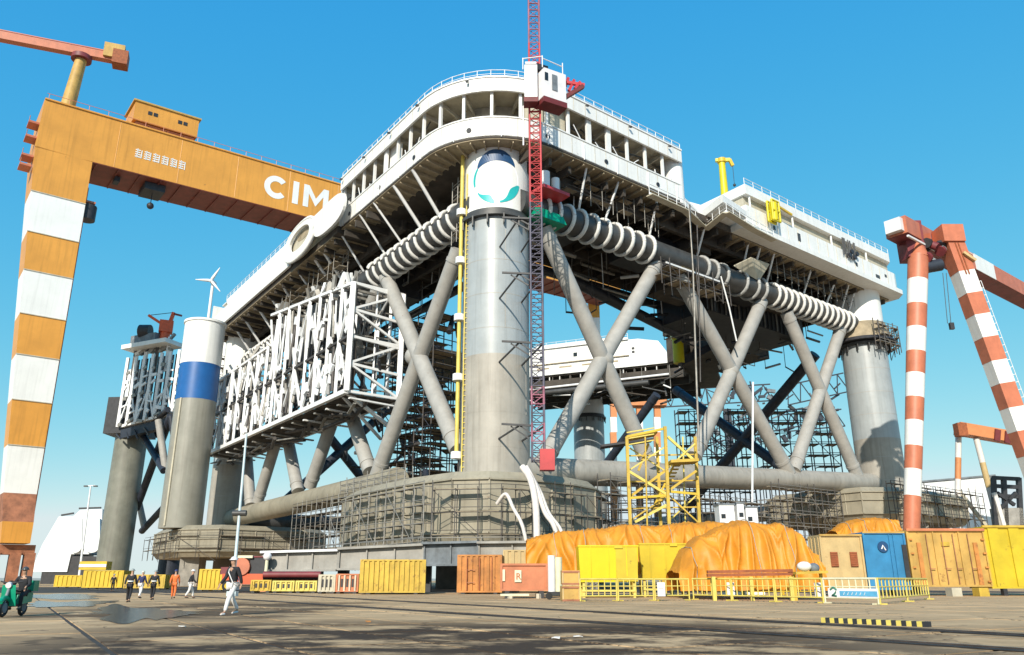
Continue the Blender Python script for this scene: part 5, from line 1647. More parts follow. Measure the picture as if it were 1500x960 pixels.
# orange crane beyond the well
t = thing('gantry_crane', 'orange and red gantry beam of a distant crane seen through the middle of the platform', 'gantry crane', at(860, 800, 300))
t.location.z = 0
WO[t] = Vector(t.location)
build('beam', M().bar(at(770, 406, 300), at(868, 432, 300), 6, 5.2), CRED, t)
build('beam', M().bar(at(835, 394, 300), at(882, 402, 300), 5, 5), ORANGE, t)
for i in range(4): build('leg_band', M().bar(at(868 + i * .6, 402 + i * 22, 301), at(868.6 + i * .6, 424 + i * 22, 301), 4.4, 4.4), (ORANGE, GWHITE, ORANGE, GWHITE)[i], t)
build('leg_band', M().bar(at(871, 490, 301), at(878, 840, 301), 4.0, 4.0), GWHITE, t)
t = thing('workshop_crane', 'low orange and red crane housing beyond the platform above the yellow tower', 'crane', at(930, 820, 300))
t.location.z = 0
WO[t] = Vector(t.location)
build('housing', M().box(at(948, 585, 300), (14, 6, 6)), FO, t)
build('roof', M().bar(at(925, 575, 299), at(975, 572, 299), 7, 2), CRED, t)
build('beam', M().bar(at(885, 575, 300), at(935, 590, 300), 4, 3.4), CRED, t)
for x in (898, 936, 962):
    for i in range(5): build('leg_band', M().bar(at(x, 590 + i * 22, 300), at(x + 1, 612 + i * 22, 300), 2.4, 2.4), GWHITE if i % 2 else FO, t)
    bar('leg', at(x, 690, 300), at(x + 4, 846, 300), 2.4, FO, t)
# yellow crane head behind the deck well
P = L(83, 40, 61.5)
P = at(994, 520, 175)
t = thing('deck_crane', 'pale yellow deck crane head seen through the open middle of the platform', 'crane', P)
build('pedestal', M().cyl(P + Vector((0, 0, -2)), P + Vector((0, 0, 4)), 1.3, n=14), YBRIGHT, t)
build('head', M().box(P + Vector((0, 0, 5.6)), (2.8, 2.4, 3.6)), FENCEY, t)
build('head_top', M().box(P + Vector((0, 0, 8)), (2.0, 1.8, 1.4)), YBRIGHT, t)
bar('support', P + Vector((0, 0, -2)), P + Vector((14, 4, 6)), 1.6, BLACK, t)

# ================================================================== YELLOW SCAFFOLD TOWER and hoses, cabinets
t = thing('stair_tower', 'yellow steel stair tower with diagonal braces standing behind the orange tarpaulin', 'stair tower', at(970, 850, 70))
t.location.z = 0
WO[t] = Vector(t.location)
Y = 70
def yt_(x0, y0, x1, y1, w=.22, dy=0, m_=YEL, name='beam', h=None): return bar(name, at(x0, y0, Y + dy), at(x1, y1, Y + dy), w, m_, t, h)
for x, yt, dy in ((918, 640, 0), (974, 625, -1.5), (1018, 640, 1.0), (962, 640, 3)):
    p = at(x, yt, Y + dy)
    x1 = at(x + 5, 775, Y + dy).x
    bar('post', (p.x, Y + dy, p.z), (x1, Y + dy, -.05), .26, YWORN, t)
yt_(918, 640, 974, 628, .2)
yt_(918, 643, 960, 636, 2.2, 1.5, YWORN, 'landing', .18)
yt_(980, 678, 1020, 676, 2.0, 0, YWORN, 'landing', .25)
yt_(920, 730, 976, 726, .2)
yt_(920, 690, 976, 724, .22, 0, FENCEY, 'diagonal')
yt_(976, 740, 930, 765, .22, 0, FENCEY, 'diagonal')
yt_(978, 640, 1018, 676, .22, 0, FENCEY, 'diagonal')
yt_(974, 690, 920, 730, .22, 1, YWORN, 'diagonal')
yt_(978, 720, 1022, 724, .2)
yt_(1020, 690, 978, 720, .2, 0, YWORN, 'diagonal')
yt_(950, 650, 935, 690, .2, 2, YWORN, 'diagonal')
for i in range(14):
    yt_(955 + i * 2.5, 745 - i * 5.2, 966 + i * 2.5, 745 - i * 5.2, .5, 1.6, YWORN, 'stair_tread', .1)
yt_(955, 748, 990, 676, .16, 1.4, YEL, 'stringer')
for (x0, y0, x1, y1) in ((920, 655, 974, 690), (974, 655, 920, 690), (974, 690, 1018, 650), (978, 765, 1022, 724), (978, 724, 1022, 765), (920, 765, 976, 728), (945, 640, 948, 770), (1000, 640, 1004, 770)):
    yt_(x0, y0, x1, y1, .12, rnd(-.5, 2.5), random.choice((YWORN, FENCEY)), 'diagonal')
for yy in (668, 706, 745): yt_(918, yy, 1022, yy - 2, .12, 1.2, YWORN, 'rail')
for k in range(3): yt_(918, 652 - 9 * k, 958, 645 - 9 * k, .1, 0, FENCEY, 'rail')
yt_(880, 655, 955, 645, 1.6, 4, BLACK, 'gangway', .2)
def hose(label, pts, r):
    pts = [Vector(p) for p in pts]
    out = []
    for i in range(len(pts) - 1):
        p0, p1, p2, p3 = pts[max(i - 1, 0)], pts[i], pts[i + 1], pts[min(i + 2, len(pts) - 1)]
        for k in range(6):
            s = k / 6
            out.append(.5 * ((2 * p1) + (p2 - p0) * s + (2 * p0 - 5 * p1 + 4 * p2 - p3) * s * s + (-p0 + 3 * p1 - 3 * p2 + p3) * s ** 3))
    out.append(pts[-1])
    return tag(build('hose', M().tube(out, r, 8), HOSE), label, 'hose', 'pale hoses hanging on the front footing')
def gz(x, y, Y): return at(x, y, Y)
hose('thick white hose dropping straight from the column base behind the orange tarpaulin', [gz(765, 684, 88), gz(778, 705, 87), gz(785, 745, 86), gz(787, 812, 85)], .38)
hose('pale curved hose bending right from the column base, the rightmost of the hoses', [gz(771, 684, 88), gz(785, 712, 87), gz(798, 750, 86), gz(812, 772, 85), gz(822, 815, 85)], .27)
hose('pale hose between the straight white hose and the rightmost hose', [gz(775, 690, 88), gz(792, 722, 87), gz(804, 752, 86.5), gz(822, 778, 85.5), gz(830, 815, 85)], .2)
hose('thin pale hose looping off the pontoon footing at left of the other hoses', [gz(728, 738, 87), gz(741, 724, 86), gz(752, 745, 85.5), gz(765, 770, 85), gz(774, 812, 85)], .2)
# white cabinets, tank and small kit behind the tarpaulin
for k, (x0, x1, yt, yb, lab) in enumerate(((1053, 1075, 740, 772, 'white cabinet with small dark window behind the tarpaulin, leftmost of three'), (1079, 1089, 738, 772, 'narrow white cabinet in the middle of the three behind the tarpaulin'), (1092, 1109, 744, 770, 'square white cabinet at the right of the three behind the tarpaulin'))):
    a, b = at(x0, yt, 66), at(x1, yt, 66)
    t = thing('cabinet', lab, 'cabinet', ((a.x + b.x) / 2, 66, 0), 'white cabinets behind the tarpaulin')
    build('body', M().box(((a.x + b.x) / 2, 66.8, a.z / 2), (b.x - a.x, 1.6, a.z)), WHITE2, t)
    build('roof', M().box(((a.x + b.x) / 2, 66.8, a.z + .06), (b.x - a.x + .12, 1.72, .12)), STEEL, t)
    build('door', M().box(((a.x + b.x) / 2, 65.98, a.z - 1.2), ((b.x - a.x) * .7, .05, 1.5)), HWHITE, t)
    build('window', M().box((a.x + .3, 65.96, a.z - .9), (.35, .05, .35)), GLASS, t)
a = at(1095, 572, 118)
t = tag(build('hanging_cable', M().cyl(at(1103, 560, 100), at(1102, 736, 100), .14, n=8), WHITE2), 'single white cable hanging straight down in front of the right lower tube', 'cable')
tag(build('hanging_cable', M().tube([face(1010, 300, 'b', -8), face(1015, 400, 'b', -8), face(1019, 520, 'b', -8), face(1024, 660, 'b', -8)], .16, 6), SCAF), 'grey bundle of ropes hanging from the deck corner near the notch', 'cable')
tag(build('hanging_cable', M().tube([face(1056, 405, 'b', -3), face(1068, 450, 'b', -3), face(1079, 500, 'b', -3)], .14, 6), WHITE2), 'white rope slanting down from under the deck across the second crossed braces', 'cable')
tag(build('hanging_cable', M().tube([face(1021, 330, 'b', -8.5), face(1024, 420, 'b', -8.5), face(1026, 560, 'b', -8.5)], .1, 6), SCAFD), 'thin dark rope hanging beside the grey rope bundle', 'cable')

# ================================================================== CONTAINERS AND BINS
def container(label, x0, x1, ytop, yb, m_, cat='container', group=None, depth=2.6, ribs=10, lift=0.12, skew=0.0, name='container', ribw=.10, rail=True, foot=True, yl=None, frame_m=None):
    """front face from its base row yb; skew turns the box; ribs = corrugations as parts"""
    a, b = atz(x0, yb), atz(x1, yb)
    Y = a.y
    zt = at((x0 + x1) / 2, ytop, Y).z
    w = b.x - a.x
    t = thing(name, label, cat, ((a.x + b.x) / 2, Y, 0), group, skew, world=False)
    h = zt - lift
    fm = frame_m or m_
    build('body', M().box((0, depth / 2 + .04, lift + h / 2), (w - .06, depth - .1, h - .06)), m_, t)
    for sx in (-1, 1):
        for yy in (.05, depth - .02):
            bar('corner_post', (sx * (w / 2 - .06), yy, lift), (sx * (w / 2 - .06), yy, zt), .14, fm, t)
    if rail:
        for z_ in (lift + .07, zt - .05):
            bar('side_rail', (-w / 2 + .13, .05, z_), (w / 2 - .13, .05, z_), .13, fm, t)
            for sx in (-1, 1): bar('end_rail', (sx * (w / 2 - .06), .13, z_), (sx * (w / 2 - .06), depth - .1, z_), .13, fm, t)
    for i in range(ribs):
        xx = -w / 2 + w * (i + .5) / ribs
        bar('corrugation', (xx, .02, lift + .14), (xx, .02, zt - .12), w / ribs * .5, m_, t, ribw, up=Vector((0, 1, 0)))
    nside = max(3, int(ribs * .6))
    for i in range(nside):
        yy = depth * (i + .7) / (nside + .4)
        for sx in (-1, 1):
            bar('corrugation', (sx * (w / 2 - .01), yy, lift + .14), (sx * (w / 2 - .01), yy, zt - .12), .07, m_, t, depth / nside * .45, up=Vector((0, 1, 0)))
    if foot:
        for sx in (-1, 1):
            bar('foot', (sx * w * .36, .1, -.02), (sx * w * .36, .1, lift), .3, BLACK, t, .4)
            bar('foot', (sx * w * .36, depth - .2, -.02), (sx * w * .36, depth - .2, lift), .3, BLACK, t, .4)
    return t, w, zt
g1 = 'steel containers lined up along the yard'
container('big yellow corrugated container with streaked sides beside the dark gap', 526, 622, 820, 871, YWORN, group=g1, ribs=13, skew=.10, depth=6)
t, w, zt = container('rusty orange corrugated container right of the dark gap', 669, 735, 813, 870.5, ORUST, group=g1, ribs=8, skew=-.03, depth=5)
for z_ in (.9, 1.9): bar('lock_handle', (-w * .28, -.13, z_), (-w * .1, -.13, z_), .05, RUSTY, t)
for i in (-1, 0, 1): bar('door_bar', (i * w * .28, -.08, .3), (i * w * .28, -.08, zt - .2), .07, RUSTRED, t)
t, w, zt = container('long tan container standing behind the salmon container', 737, 850, 806, 868.5, TAN2, group=g1, ribs=12, depth=3)
t, w, zt = container('salmon orange box container with white marks raised on skids', 733, 803, 826, 877, SALMON, group=g1, ribs=0, lift=.45, depth=1.8)
build('white_mark', M().box((-w * .13, .005, zt - .75), (.42, .03, .72)), FENCEW, t)
text('lettering', 'R', .55, SALMON, (-w * .13 - .14, -.022, zt - .95), (1, 0, 0), (0, 0, 1), t, .01, .01)
build('white_mark', M().box((-w * .44, .005, zt - .7), (.2, .03, .7)), FENCEW, t)
for sx in (-.3, .3): bar('skid', (sx * w, -.1, .14), (sx * w, 1.8, .14), .3, CREAM, t, .3)
bar('skid_rail', (-w * .5, -.05, .22), (w * .1, -.05, .22), .12, FENCEW, t)
# white drum stack
p = atz(812, 879)
t = thing('gas_bottle_rack', 'tall white cylinder rack standing between the salmon container and stacked boxes', 'rack', p)
build('bottle', M().cyl(p + Vector((-.12, .3, .45)), p + Vector((-.12, .3, 2.5)), .22, n=14), HWHITE, t)
build('bottle', M().cyl(p + Vector((.3, .4, .45)), p + Vector((.3, .4, 2.4)), .22, n=14), FENCEW, t)
build('trolley', M().box(p + Vector((.1, .3, .36)), (1.0, .7, .14)), BLACK, t)
for sx in (-.3, .5): build('wheel', M().cyl(p + Vector((sx, -.1, .22)), p + Vector((sx, .02, .22)), .2, n=12), RUBBER, t)
for k, (yt, yb_, lab) in enumerate(((835, 857, 'tan wooden box, upper one of the pair stacked beside the lemon yellow bin'), (858, 881, 'tan wooden box on the ground under another box beside the lemon yellow bin'))):
    p = atz(837, 881)
    z0, z1 = at(837, yb_, p.y).z, at(837, yt, p.y).z
    z0 = max(0, z0)
    w = 24 * p.y / 1100
    t = thing('wooden_box', lab, 'box', (p.x, p.y, z0), 'stacked tan boxes', .04 * k, world=False)
    build('body', M().box((0, .6, (z1 - z0) / 2), (w, 1.2, z1 - z0 - .05)), TAN, t)
    for z_ in (.05, z1 - z0 - .1):
        bar('batten', (-w / 2, -.02, z_), (w / 2, -.02, z_), .06, RUSTY, t, .1)
    for sx in (-1, 1): bar('batten', (sx * (w / 2 - .05), -.02, .1), (sx * (w / 2 - .05), -.02, z1 - z0 - .15), .08, TAN2, t, .05)
# lemon yellow bins on frames
def bin_(label, x0, x1, ytop, ybot, yb, m_, depth, split=None, m2=None):
    a, b = atz(x0, yb), atz(x1, yb)
    Y = a.y
    zt, zb = at(x0, ytop, Y).z, at(x0, ybot, Y).z
    w = b.x - a.x
    t = thing('waste_bin', label, 'bin', ((a.x + b.x) / 2, Y, 0), 'yellow steel bins behind the barriers', 0, world=False)
    build('body', M().add([(-w / 2 + .1, .1, zb), (w / 2 - .1, .1, zb), (w / 2 - .1, depth - .1, zb), (-w / 2 + .1, depth - .1, zb), (-w / 2, 0, zt), (w / 2, 0, zt), (w / 2, depth, zt), (-w / 2, depth, zt)], M.BF), m_, t)
    bar('rim', (-w / 2 - .04, 0, zt), (w / 2 + .04, 0, zt), .1, m_, t)
    if split:
        xs = -w / 2 + w * split
        build('front_panel', M().box(((xs + w / 2) / 2 - .04, .02, (zb + zt) / 2), (w / 2 - xs - .1, .05, zt - zb - .1)), m2, t)
    for sx in (-.42, .42):
        for yy in (.3, depth - .3): bar('leg', (sx * w, yy, -.02), (sx * w, yy, zb), .16, FENCEY, t)
    bar('lower_rail', (-w * .45, .2, zb * .45), (w * .45, .2, zb * .45), .12, FENCEY, t)
    for i in range(3): bar('rib', (-w * .3 + i * w * .3, .03, zb), (-w * .3 + i * w * .3, -.0, zt), .06, m_, t)
    bar('lifting_lug', (w * .1, -.06, zt - .05), (w * .24, -.06, zt - .05), .06, YDULL, t, .22)
    return t
bin_('bright lemon yellow steel bin with a duller right end panel', 849, 938, 800, 853, 876, YBRIGHT, 2.2, .62, YDULL)
bin_('mustard yellow steel bin between the lemon bin and the orange tarpaulin heap', 940, 1016, 797, 850, 875, YDULL, 2.4)
# tan cabinet with rusty vents
t, w, zt = container('pale tan plant cabinet with two rusty red vents beside the blue box', 1210, 1273, 784, 873, TAN2, cat='cabinet', ribs=0, lift=.5, depth=2.4, name='plant_cabinet')
for sx in (-.2, .26):
    v_ = build('vent', M().box((sx * w, -.0, zt - 1.75), (.55, .06, 1.05)), RUSTRED, t)
    for k in range(7): bar('louvre', (sx * w - .24, -.05, zt - 2.2 + k * .15), (sx * w + .24, -.05, zt - 2.2 + k * .15), .05, RUSTRED, v_, .08)
bar('top_ledge', (-w / 2, .0, zt), (w / 2, .0, zt), .2, TAN, t, .12)
# blue box with a round emblem
t, w, zt = container('blue steel box with a round black emblem and dark doorway at its right', 1275, 1338, 780, 873, BLUE, cat='container', ribs=0, lift=.4, depth=2.6, name='blue_box')
e_ = build('emblem', M().cyl((-.05 * w, .02, zt - 1.05), (-.05 * w, -.03, zt - 1.05), .40, n=24), LNAVY, t)
build('emblem_figure', M().tube([(-.05 * w - .14, -.05, zt - 1.22), (-.05 * w - .02, -.05, zt - .95), (-.05 * w + .08, -.05, zt - 1.15), (-.05 * w + .16, -.05, zt - 1.3)], .05, 6), HWHITE, e_)
build('doorway', M().box((w * .45, .0, zt - 2.2), (.34, .06, 2.6)), BLACK, t)
for i in range(2): bar('panel_seam', (w * (.12 + .1 * i), .0, .5), (w * (.12 + .1 * i), .0, zt - .15), .05, BLUE, t, .06)
bar('top_rail', (-w / 2, .02, zt), (w / 2, .02, zt), .16, TAN, t, .12)
# big tan container
t, w, zt = container('large tan orange steel container on blocks right of the blue box', 1341, 1458, 777, 873, TAN, cat='container', ribs=0, lift=.62, depth=3.0, name='container', foot=False)
for sx in (-.36, .36):
    bar('door_strip', (sx * w, .02, .75), (sx * w, .02, zt - .9), .3, ORUST, t, .1, up=Vector((0, 1, 0)))
for sx in (-.26, -.06, .08, .27):
    rod('lock_rod', (sx * w, -.06, .8), (sx * w, -.06, zt - .25), .03, RUSTY, t, 6)
    bar('lock_handle', (sx * w, -.1, 1.9), (sx * w + .35, -.1, 1.9), .05, RUSTY, t)
for sx in (-.46, .46):
    for z_ in (1.0, 2.0, 3.0, 4.0): bar('hinge', (sx * w - .12, -.04, z_), (sx * w + .12, -.04, z_), .08, ORUST, t, .12)
build('name_plate', M().box((-.02 * w, -.0, zt - 1.0), (.6, .05, .3)), YWORN, t)
for sx in (-.5, -.17, .17, .5): bar('panel_seam', (sx * w * .96, .0, .7), (sx * w * .96, .0, zt - .1), .07, TAN, t, .07)
bar('top_rail', (-w / 2, .0, zt + .04), (w / 2, .0, zt + .04), .24, SALMON, t, .18)
for k, (px, m_) in enumerate(((1402, CREAM), (1442, YWORN))):
    p = atz(px, 874)
    o = build('timber_block', M().box((p.x, p.y + .35, .29), (.7, .9, .58)), m_)
    tag(o, ('pale timber block' if k == 0 else 'worn yellow block') + ' propping the large tan container off the ground', 'block')
for px in (1352, 1452):
    p = atz(px, 870)
    tag(build('timber_block', M().box((p.x, p.y + 1.2, .29), (.6, .9, .58)), BLACK), 'dark timber block under the back of the large tan container at its %s end' % ('left' if px < 1400 else 'right'), 'block')
t, w, zt = container('bright yellow container cut off by the right edge of the picture', 1456, 1580, 772, 873, YDULL, cat='container', ribs=4, lift=.5, depth=3.0)
bar('top_rail', (-w / 2, .0, zt + .03), (w / 2, .0, zt + .03), .22, YWORN, t, .16)
# yellow tarp on top behind the blue box, white bags etc.
# low left row of yellow skips
gsk = 'yellow skips along the left'
container('small yellow skip standing at the far left end of the yellow row', 78, 118, 843, 861, YEL, cat='skip', group=gsk, ribs=6, name='skip', depth=3)
container('yellow skip below the stacked yellow crate in front of the dark column', 119, 178, 836, 862.5, YEL, cat='skip', group=gsk, ribs=9, name='skip', depth=3)
container('dark edged low yellow crate on its own left of the walking group', 180, 240, 842, 863.5, YWORN, cat='skip', group=gsk, ribs=8, name='skip', depth=3)
container('bright yellow skip between the orange worker and the walking worker', 289, 327, 834, 866, YEL, cat='skip', group=gsk, ribs=6, name='skip', depth=3)
p = atz(145, 862)
t = thing('crate', 'yellow crate stacked on the skip before the dark column', 'crate', at(145, 836, p.y + 1), None)
Yc = p.y + 1.2
a, b = at(122, 823, Yc), at(160, 835.5, Yc)
build('body', M().box(((a.x + b.x) / 2, Yc + .8, (a.z + b.z) / 2), (b.x - a.x, 1.6, a.z - b.z)), YEL, t)
bar('band', (a.x, Yc - .03, (a.z + b.z) / 2), (b.x, Yc - .03, (a.z + b.z) / 2), .1, WHITE2, t, .4)
t.location = ((a.x + b.x) / 2, Yc, b.z)
for ch in t.children:
    pass
# rows of pale yellow crates in the middle
random.seed(14)
for k, (x0, x1, yt, yb, m_, lab) in enumerate((
        (366, 396, 850, 868.5, YWORN, 'worn yellow crate at the left end of the low crate row'),
        (398, 430, 851, 869, FENCEY, 'pale yellow crate in the middle of the low crate row'),
        (432, 463, 851, 869, FENCEY, 'pale yellow crate at the right end of the low crate row'),
        (465, 490, 842, 870, CREAM, 'taller cream crate beside the low yellow crate row'),
        (491, 524, 841, 870, SALMON, 'salmon crate with white panel beside the big yellow container'))):
    t, w, zt = container(lab, x0, x1, yt, yb, m_, cat='crate', group='low crates along the yard edge', ribs=0, name='crate', depth=1.6, lift=.15)
    for i in range(4):
        xx = -w * .36 + i * w * .24
        bar('slat', (xx, -.02, .2), (xx, -.02, zt - .1), .14, m_ if k != 4 else CREAM, t, .06)
        build('gap', M().box((xx + w * .12, .075, (zt + .15) / 2), (.18, .04, (zt - .4) * .55)), BLACK, t)
# orange things on top of crate row: bollard with white ball
p = atz(387, 867)
t = thing('valve_post', 'orange post with a white ball top behind the low crates', 'post', p)
zt = at(387, 810, p.y).z
build('post', M().cyl(p, (p.x, p.y, zt - .6), .22, .16, n=12), FENCEW, t)
build('ball_top', M().ball((p.x, p.y, zt - .35), .42, 14, 10), HWHITE, t)
build('base', M().cyl(p, p + Vector((0, 0, .9)), .5, .32, n=12), FO, t)
# red machine behind the walking worker
p = atz(352, 867)
t = thing('tow_tractor', 'red yard machine with round drum and dark body behind the walking worker', 'tractor', p)
build('body', M().box(p + Vector((0, 1.2, 1.2)), (4.2, 1.8, 1.0)), REDO, t)
build('cab', M().box(p + Vector((1.4, 1.2, 2.5)), (1.7, 1.5, 1.6)), BLACK, t)
build('cab_roof', M().box(p + Vector((1.4, 1.2, 3.35)), (1.9, 1.7, .12)), CDRED, t)
build('drum', M().cyl(p + Vector((-.2, .1, 2.4)), p + Vector((-.2, 1.4, 2.4)), .85, n=20), CRED, t)
build('drum_cap', M().box(p + Vector((.1, .6, 3.35)), (1.5, 1.0, .25)), FENCEW, t)
build('bonnet', M().box(p + Vector((-1.7, 1.2, 2.0)), (1.3, 1.5, .7)), CDRED, t)
for sx in (-1.4, 1.4):
    wl = build('wheel', M().cyl(p + Vector((sx, .1, .55)), p + Vector((sx, .5, .55)), .55, n=16), RUBBER, t)
    build('rim', M().cyl(p + Vector((sx, .05, .55)), p + Vector((sx, .1, .55)), .28, n=12), YEL, wl)

# ================================================================== TARPAULINS
ROPE = mat('tarp_rope', (.42, .36, .26), .8, var=.2, scale=3)
def tarp(label, x0, x1, prof, Yf, dep, zbase, seed, rows=54, n=200, name='tarpaulin'):
    """draped cloth over a heap: prof = list of (px, top row) along the ridge"""
    a, b = at(x0, 850, Yf).x, at(x1, 850, Yf).x
    m = M()
    v, f = [], []
    sup = [a + (b - a) * (k + .5 + .28 * math.sin(k * 2.3 + seed)) / max(2, round((b - a) / 3.4)) for k in range(max(2, round((b - a) / 3.4)))]
    for i in range(n + 1):
        px = x0 + (x1 - x0) * i / n
        for k in range(len(prof) - 1):
            if prof[k][0] <= px <= prof[k + 1][0] + 1e-6:
                s = (px - prof[k][0]) / max(1e-6, prof[k + 1][0] - prof[k][0])
                s = s * s * (3 - 2 * s)
                row = prof[k][1] * (1 - s) + prof[k + 1][1] * s
        X = a + (b - a) * i / n
        zt = at(px, row, Yf + dep * .35).z
        for j in range(rows + 1):
            t_ = j / rows
            if t_ < .42:                      # front drop
                s = t_ / .42
                y = Yf + dep * .30 * s ** 1.6
                z = zbase + (zt - zbase) * math.sin(s * math.pi / 2) ** .9
                amp = 1 - s
            elif t_ < .72:
                s = (t_ - .42) / .3
                y = Yf + dep * (.30 + .5 * s)
                z = zt + .12 * math.sin(s * 3.1)
                amp = .15
            else:
                s = (t_ - .72) / .28
                y = Yf + dep * (.8 + .2 * s)
                z = zt + (zbase - zt) * s
                amp = .5
            drop = max(0.0, 1 - t_ / .42) if t_ < .42 else 0.0
            hs_ = sup[min(range(len(sup)), key=lambda q: abs(sup[q] - X))]
            ang = (X - hs_) / (.55 + 2.1 * drop)
            wv = noise.noise(Vector((X * .35, seed, t_ * 2.0)))
            ph = ang * 5.2 + 2.4 * wv + hs_ * 1.7
            crease = (1 - abs(math.sin(ph))) ** 1.6
            ph2 = X * 2.1 + 3.0 * noise.noise(Vector((X * .5, seed + 4, t_ * 3.0))) - drop * 2.6
            cr2 = (1 - abs(math.sin(ph2))) ** 2.2
            n2 = noise.noise(Vector((X * 1.8, seed + 5, t_ * 9)))
            sag = min(1.0, abs(X - hs_) / 2.6)
            y -= (.38 * crease + .16 * cr2) * min(1, drop * 1.6 + .06) + .10 * n2 + .25 * wv * drop
            z += -.28 * sag * (1 - drop) + .10 * crease * (1 - drop) * (t_ < .72) + .05 * n2 + .10 * noise.noise(Vector((X * .7, seed + 8, t_ * 4)))
            v.append((X + .06 * n2, y, max(zbase - .1, z)))
    for i in range(n):
        for j in range(rows):
            q_ = i * (rows + 1) + j
            f.append((q_, q_ + rows + 1, q_ + rows + 2, q_ + 1))
    m.add(v, f, True)
    o = build(name, m, TARP)
    nr = max(3, int((b - a) / 2.6))
    for k in range(nr):
        i = int(n * (k + .5 + .2 * math.sin(k * 3.1 + seed)) / nr)
        row_ = [v[i * (rows + 1) + j] for j in range(0, int(rows * .8), 2)]
        build('rope', M().tube([Vector((p[0] + .05 * math.sin(q * .6), p[1] - .05, p[2] + .05)) for q, p in enumerate(row_)], .028, 5), ROPE, o)
    return tag(o, label, 'tarpaulin', 'orange tarpaulins over stored goods')
tarp('long flat orange tarpaulin over stores behind the yellow bins', 772, 1100, ((772, 788), (800, 783), (850, 778), (920, 771), (990, 768), (1100, 766)), 57, 5, 1.5, 1.0)
tarp('big rumpled orange tarpaulin heap sloping down at its right end', 996, 1212, ((996, 836), (1016, 806), (1040, 786), (1072, 772), (1100, 766), (1160, 766), (1178, 776), (1212, 812)), 50, 5, .5, 4.0)
tarp('small yellow orange tarpaulin lying behind the blue box', 1240, 1336, ((1240, 776), (1262, 766), (1300, 760), (1336, 762)), 69, 4, 2.0, 7.0, n=90)
# goods under the heap edge: planks and a white sack
p = atz(1090, 868)
t = thing('pallet_stack', 'low stack of red brown timber under the front edge of the tarpaulin heap', 'timber', p)
for k in range(6):
    q0, q1 = at(1036, 838 + (k // 3) * 5, 46.8 + (k % 3) * .4), at(1160, 836 + (k // 3) * 5, 46.8 + (k % 3) * .4)
    bar('timber', q0, q1, .34, RUSTRED if k != 4 else YWORN, t, .16)
for x in (1045, 1100, 1158): bar('bearer', (at(x, 850, 46.6).x, 46.6, -.02), (at(x, 850, 46.6).x, 46.6, at(x, 845, 46.6).z), .2, FENCEY, t)
p = at(1178, 830, 47)
t = tag(build('sack', M().ball(p + Vector((0, 0, 0)), .34, 14, 10, (1.2, 1, .8)), CLWHT), 'white sack at the right foot of the tarpaulin heap', 'sack')
tag(build('sack', M().ball(at(1192, 832, 47.2), .3, 14, 10, (1.1, 1, .9)), STEEL), 'blue grey sack beside the white sack at the foot of the tarpaulin', 'sack')
t = thing('storage_rack', 'low yellow storage bench carrying the sacks beside the tan cabinet', 'bench', atz(1180, 870))
q0, q1 = at(1160, 840, 46.8), at(1206, 838, 46.8)
bar('shelf', q0, q1, 1.4, YWORN, t, .14)
for x in (1163, 1203): bar('leg', (at(x, 850, 46.8).x, 46.8, -.02), (at(x, 850, 46.8).x, 46.8, q0.z), .16, YWORN, t)

# ================================================================== BARRIERS
def barrier_proto(w, h, m_, bars):
    t = thing('barrier_panel', 'x', 'barrier', (0, 0, 0), None, 0, world=False)
    rod('top_tube', (0, 0, h), (w, 0, h), .052, m_, t, 7)
    rod('bottom_tube', (0, 0, .28), (w, 0, .28), .04, m_, t, 7)
    rod('mid_tube', (0, 0, h * .68), (w, 0, h * .68), .03, m_, t, 7)
    for x in (0.02, w - .02): rod('end_tube', (x, 0, .02), (x, 0, h), .045, m_, t, 7)
    for i in range(1, bars): rod('upright', (w * i / bars, 0, .28), (w * i / bars, 0, h), .034, m_, t, 6)
    for x in (.15, w - .15): bar('foot', (x, -.28, .04), (x, .28, .04), .06, m_, t)
    return t
gb = 'barriers fencing the stores'
front = [atz(x, y) for x, y in ((1016, 879), (1290, 886.5))]
fl, fr = front
d = (fr - fl)
NP = 4
wP = d.length / NP
py = barrier_proto(wP - .06, 1.17, FENCEY, 8)
pw = barrier_proto(wP - .06, 1.17, FENCEW, 8)
used = []
labs = ['pale yellow barrier panel at the left end of the front barrier line', 'pale yellow barrier panel second from left in the front barrier line', 'pale yellow barrier panel left of the bannered one', 'white barrier panel carrying the blue and green banner']
def place(proto, loc, rz, lab):
    o = proto if proto not in used else copy_tree(proto)
    used.append(proto)
    o.location = loc
    o.rotation_euler = (0, 0, rz)
    tag(o, lab, 'barrier', gb)
    return o
rzf = math.atan2(d.y, d.x)
for i in range(NP):
    place(pw if i == 3 else py, fl + d * (i / NP) + Vector((0, 0, .0)), rzf, labs[i])
bk = [fr, atz(1362, 878.5)]
d2b = bk[1] - bk[0]
pside = barrier_proto(d2b.length / 2 - .05, 1.17, FENCEY, 8)
for i, lab in enumerate(('pale yellow barrier panel turning the corner beside the bannered panel', 'yellow barrier panel ending in front of the large tan container')):
    place(pside, fr + d2b * (i / 2), math.atan2(d2b.y, d2b.x), lab)
lf = [atz(850, 881.5), atz(1012, 880)]
d3 = lf[1] - lf[0]
wl_ = d3.length / 3
pl = barrier_proto(wl_ - .06, 1.15, FENCEY, 6)
for i, lab in enumerate(('yellow barrier panel in front of the lemon yellow bin', 'yellow barrier panel with brown box behind it, in front of the mustard bin', 'yellow barrier panel right of the small white board near the mustard bin')):
    place(pl, lf[0] + d3 * (i / 3), math.atan2(d3.y, d3.x), lab)
